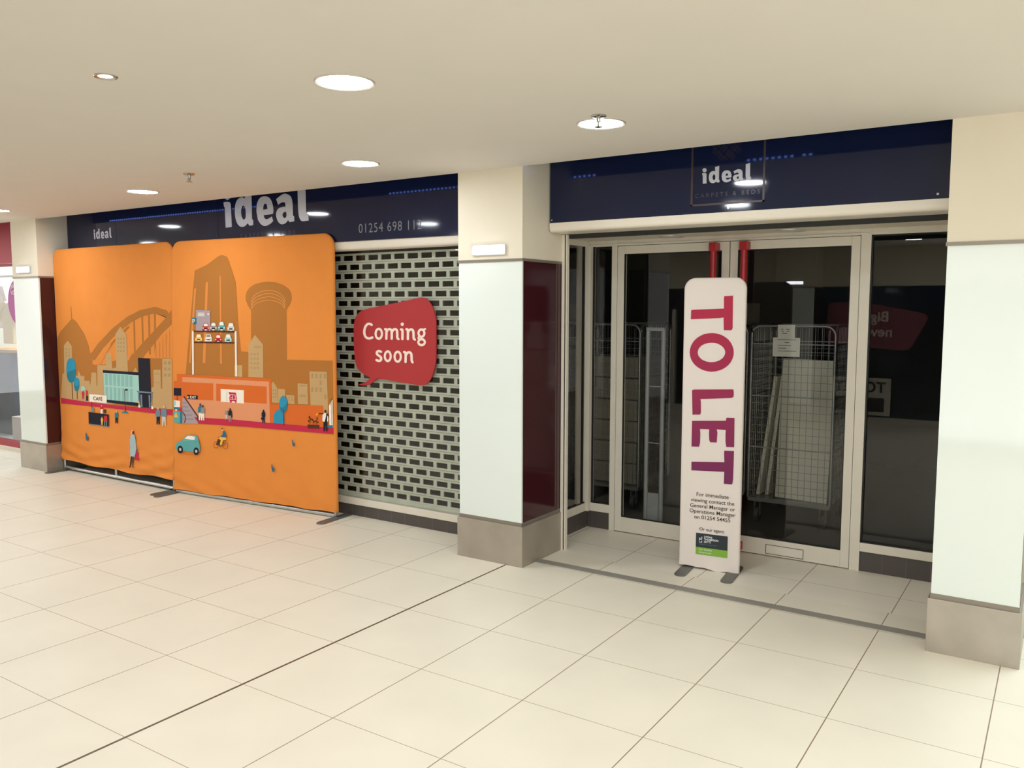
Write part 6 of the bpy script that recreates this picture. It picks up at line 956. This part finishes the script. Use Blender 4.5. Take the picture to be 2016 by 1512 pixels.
roll_cage(.94, 1.545, 1.80, 2.45, 'wire roll cage holding white boards behind the right-hand glass door')
roll_cage(.42, .86, 1.95, 2.6, 'wire roll cage behind the white banner, with a pale carton on its top', 1.51, .2)
roll_cage(-.42, .10, 1.62, 2.25, 'wire roll cage with a pale pile seen through the left-hand glass door')
roll_cage(-1.05, -.50, 1.40, 2.05, 'wire roll cage seen through the side window by the maroon column')

bd = empty('board', (1.31, 1.88, .201))
xf = Matrix.Translation((1.315, 1.875, .202)) @ Matrix.Rotation(math.radians(-2.0), 4, 'X') @ Matrix.Rotation(math.radians(1.2), 4, 'Y')
tag(MB().box(-.190, 0, 0, .190, .018, 1.06, xf).build('board', 'board'), 'large white board standing in the roll cage behind the right door', 'board')
bpy.data.objects.remove(bd)
for i, (x, lean) in enumerate(((.985, 7.0), (1.045, 6.0))):
    xf = Matrix.Translation((x, 1.90 + .03 * i, .203)) @ Matrix.Rotation(math.radians(lean), 4, 'Y')
    tag(MB().box(-.012, 0, 0, .012, .30, .93, xf).build('board', 'board'), ['outer one of two narrow white boards leaning in the roll cage', 'inner one of two narrow white boards leaning beside the large board'][i], 'board')
n1 = MB().box(1.103, 1.782, 1.285, 1.300, 1.784, 1.425)
n2 = MB().box(1.137, 1.780, 1.415, 1.262, 1.782, 1.520)
pa = n1.build('paper_notice', 'paper')
mb = MB()
for i, (a, b) in enumerate(((1.135, 1.275), (1.19, 1.22), (1.14, 1.235), (1.14, 1.20), (1.14, 1.275))):
    mb.box(a, 1.7812, 1.408 - i * .021, b, 1.7819, 1.412 - i * .021)
mb.build('handwriting', 'ink', pa)
tag(pa, 'lower and larger white paper notice on the roll cage', 'notice')
pb_ = n2.build('paper_notice', 'paper')
mb = MB()
for a, b, z in ((1.158, 1.178, 1.485), (1.198, 1.222, 1.485), (1.165, 1.180, 1.47), (1.205, 1.22, 1.47), (1.17, 1.205, 1.455)):
    mb.box(a, 1.7792, z, b, 1.7799, z + .004)
mb.build('handwriting', 'ink', pb_)
tag(pb_, 'upper and smaller white paper notice on the roll cage', 'notice')
# goods in the other cages
for (x0, x1, y0, y1, z0, z1, lab, m) in ((-.39, .07, 1.66, 2.2, .201, 1.25, 'tall pale wrapped stack inside the roll cage behind the left door', 'carton'),
                                          (-1.02, -.53, 1.45, 2.0, .201, 1.30, 'tall pale wrapped stack inside the roll cage by the maroon column', 'carton'),
                                          (.46, .82, 2.0, 2.5, .201, 1.0, 'grey carton inside the roll cage behind the white banner', 'carton')):
    mb = MB()
    n = 6
    rng = random.Random(int((x0 + 5) * 100))
    for i in range(n):
        a, b = z0 + (z1 - z0) * i / n, z0 + (z1 - z0) * (i + 1) / n - .004
        j = [rng.uniform(0, .03) for _ in range(4)]
        mb.box(x0 + j[0], y0 + j[1], a, x1 - j[2], y1 - j[3], b)
    tag(mb.build('wrapped_stack', m, bevel=.008), lab, 'stack')
tag(MB().box(.52, 1.98, 1.522, .84, 2.3, 1.68).build('carton', 'carton', bevel=.004), 'pale carton on top of the roll cage behind the white banner', 'carton')

# security gate just inside the left door
g = empty('security_gate', (.36, 1.33, 0))
for x in (.300, .425):
    place(MB().tube([(x, 1.33, .02), (x, 1.33, 1.478)], .0165, 14).build('post', 'gate', smooth=True), g)
place(MB().box(.290, 1.31, 1.47, .436, 1.35, 1.497).build('top_bar', 'gate', bevel=.006), g)
place(MB().box(.318, 1.322, .02, .407, 1.338, .24).build('base_panel', 'gate', bevel=.003), g)
place(MB().box(.27, 1.29, 0, .455, 1.37, .02).build('foot', 'gate', bevel=.003), g)
for z in (.62, 1.05):
    place(MB().box(.316, 1.327, z, .409, 1.333, z + .008).build('cross_bar', 'gate'), g)
tag(g, 'pale security gate standing just inside the left-hand glass door', 'security gate')

# ---------------------------------------------------------------- clothes shop at the far left
t = empty('display_table', (-8.55, 1.05, 0))
place(MB().box(-9.4, .85, 1.06, -8.25, 1.45, 1.10).build('table_top', 'wood', bevel=.004), t)
place(MB().box(-9.36, .88, 0, -8.30, 1.42, 1.06).build('cloth_skirt', 'denim'), t)
tag(t, 'display table with wooden top and blue-grey skirt in the far-left shop window', 'table')


def garment(x, y, z, w, h, m, label):
    poly = [(-w / 2, -h), (w / 2, -h), (w * .48, -h * .45), (w * .5, -h * .28), (w * .78, -h * .48), (w * .95, -h * .38), (w * .62, -h * .04), (w * .2, 0), (0, -h * .05), (-w * .2, 0), (-w * .62, -h * .04), (-w * .95, -h * .38), (-w * .78, -h * .48), (-w * .5, -h * .28), (-w * .48, -h * .45)]
    o = MB().prism(poly, lambda a, b: (x + a, y - .04, z + b), lambda a, b: (x + a, y + .04, z + b)).build('shirt', m, bevel=.012)
    return tag(o, label, 'clothing', 'tops hanging in the far-left shop')


garment(-8.72, 1.1, 1.72, .26, .56, 'cream_cloth', 'cream top hanging over the wooden display table at the far left')
garment(-9.5, 1.35, 1.95, .30, .6, 'white_fabric', 'white top hanging high in the far-left shop window')
tag(MB().tube([(-9.9, 1.2, 2.05), (-8.0, 1.2, 2.05)], .014, 10).build('clothes_rail', 'chrome', smooth=True), 'chrome clothes rail in the far-left shop window', 'rail')
tag(box('display_plinth', 'white_box', -7.56, .50, 0, -7.22, .76, .34, bevel=.006), 'white box plinth standing behind the far-left shop window', 'plinth')
ps = empty('round_sign', (-7.0, .326, 1.65))
place(MB().prism([(-6.86 + .27 * math.cos(2 * PI * i / 48), 1.70 + .27 * math.sin(2 * PI * i / 48)) for i in range(48)], lambda a, b: (a, .322, b), lambda a, b: (a, .332, b)).build('disc', 'purple'), ps)
place(MB().text('Jo', .078, lambda a, b: (-7.048 + a, .3205, 1.858 + b), 'LEFT', .001).text('VO', .074, lambda a, b: (-7.055 + a, .3205, 1.778 + b), 'LEFT', .001).build('lettering', 'white_fabric'), ps)
tag(ps, 'purple round sign with white lettering on the far-left shop window', 'sign')

# ---------------------------------------------------------------- opposite side of the mall (seen in the glass)
struct(MB().box(-10, -6.6, 1.95, 6.5, -6.2, 2.5).box(-10, -6.6, -.05, -5.2, -6.2, 1.95).box(2.6, -6.6, -.05, 6.5, -6.2, 1.95).build('wall_opposite', 'cream'))
struct(box('wall_opposite_store', 'store_dark', -5.3, -8.1, -.05, 2.7, -8.0, 2.5))
struct(box('floor_opposite_store', 'store_floor', -5.3, -8.0, -.08, 2.7, -6.6, 0))
pillar(-.62, -.08, -5.75, -.85, 'pillar.003', 0)
wall_lamp(-.35, -5.75, 1, 'lit rectangular lamp on the opposite column, reflected in the right glass door')
w6 = struct(box('window_6', 'clear_glass', -5.2, -6.25, .1, 2.6, -6.24, 1.62))
MB().box(-5.2, -6.3, 0, 2.6, -6.2, .1).box(-5.2, -6.3, .1, -5.12, -6.2, 1.62).box(2.52, -6.3, .1, 2.6, -6.2, 1.62).box(-2.4, -6.3, .1, -2.34, -6.2, 1.62).build('window_frame', 'frame', w6)
tag(box('shop_sign', 'navy', -5.2, -6.22, 1.62, 2.6, -6.19, 1.95), 'navy fascia across the mall, seen reflected in the entrance glass', 'shop sign')
bn = empty('hanging_sign', (.9, -6.2, 1.1))
poly = [(.05, 1.15), (.42, 1.10), (1.05, 1.06), (1.13, 1.09), (1.33, 1.50), (1.30, 1.57), (.55, 1.72), (.10, 1.73), (.02, 1.68), (0, 1.25)]
place(MB().prism(poly, lambda a, b: (a, -6.17, b), lambda a, b: (a, -6.16, b)).build('board', 'opposite_pink'), bn)
place(MB().text('Big', .20, lambda a, b: (.72 - a, -6.1585, 1.46 + b), 'CENTER', .004).text('news!', .20, lambda a, b: (.66 - a, -6.1585, 1.25 + b), 'CENTER', .004).build('lettering', 'sign_cream'), bn)
tag(bn, 'pink speech-bubble board across the mall, seen reflected in the right window', 'sign')
tb = empty('poster_board', (.48, -6.2, .13))
place(box('board', 'board', .08, -6.18, .13, .90, -6.165, .66), tb)
place(MB().text('TO LET', .21, lambda a, b: (.49 - a, -6.163, .46 + b), 'CENTER', .006).build('lettering', 'ink'), tb)
place(box('panel', 'ink', .16, -6.165, .18, .82, -6.163, .38), tb)
tag(tb, 'white poster across the mall, seen reflected low in the entrance glass', 'poster')

# blue light string along the back edge of the ceiling, mirrored in the navy fascias
ls = empty('light_string', (-1.5, -.125, 2.505))
place(box('strip', 'plastic_grey', -5.45, -.1295, 2.503, 2.42, -.1265, 2.517), ls)
mb = MB()
for a, b in ((-5.2, -2.9), (-1.45, -.8), (.13, .30), (1.30, 1.56), (1.62, 1.68)):
    x = a
    while x < b:
        mb.box(x, -.1265, 2.504, x + .016, -.1235, 2.516)
        x += .036
place(mb.build('lamps', 'led'), ls)
tag(ls, 'string of tiny blue lights behind the ceiling edge, mirrored in the navy fascias', 'light string')
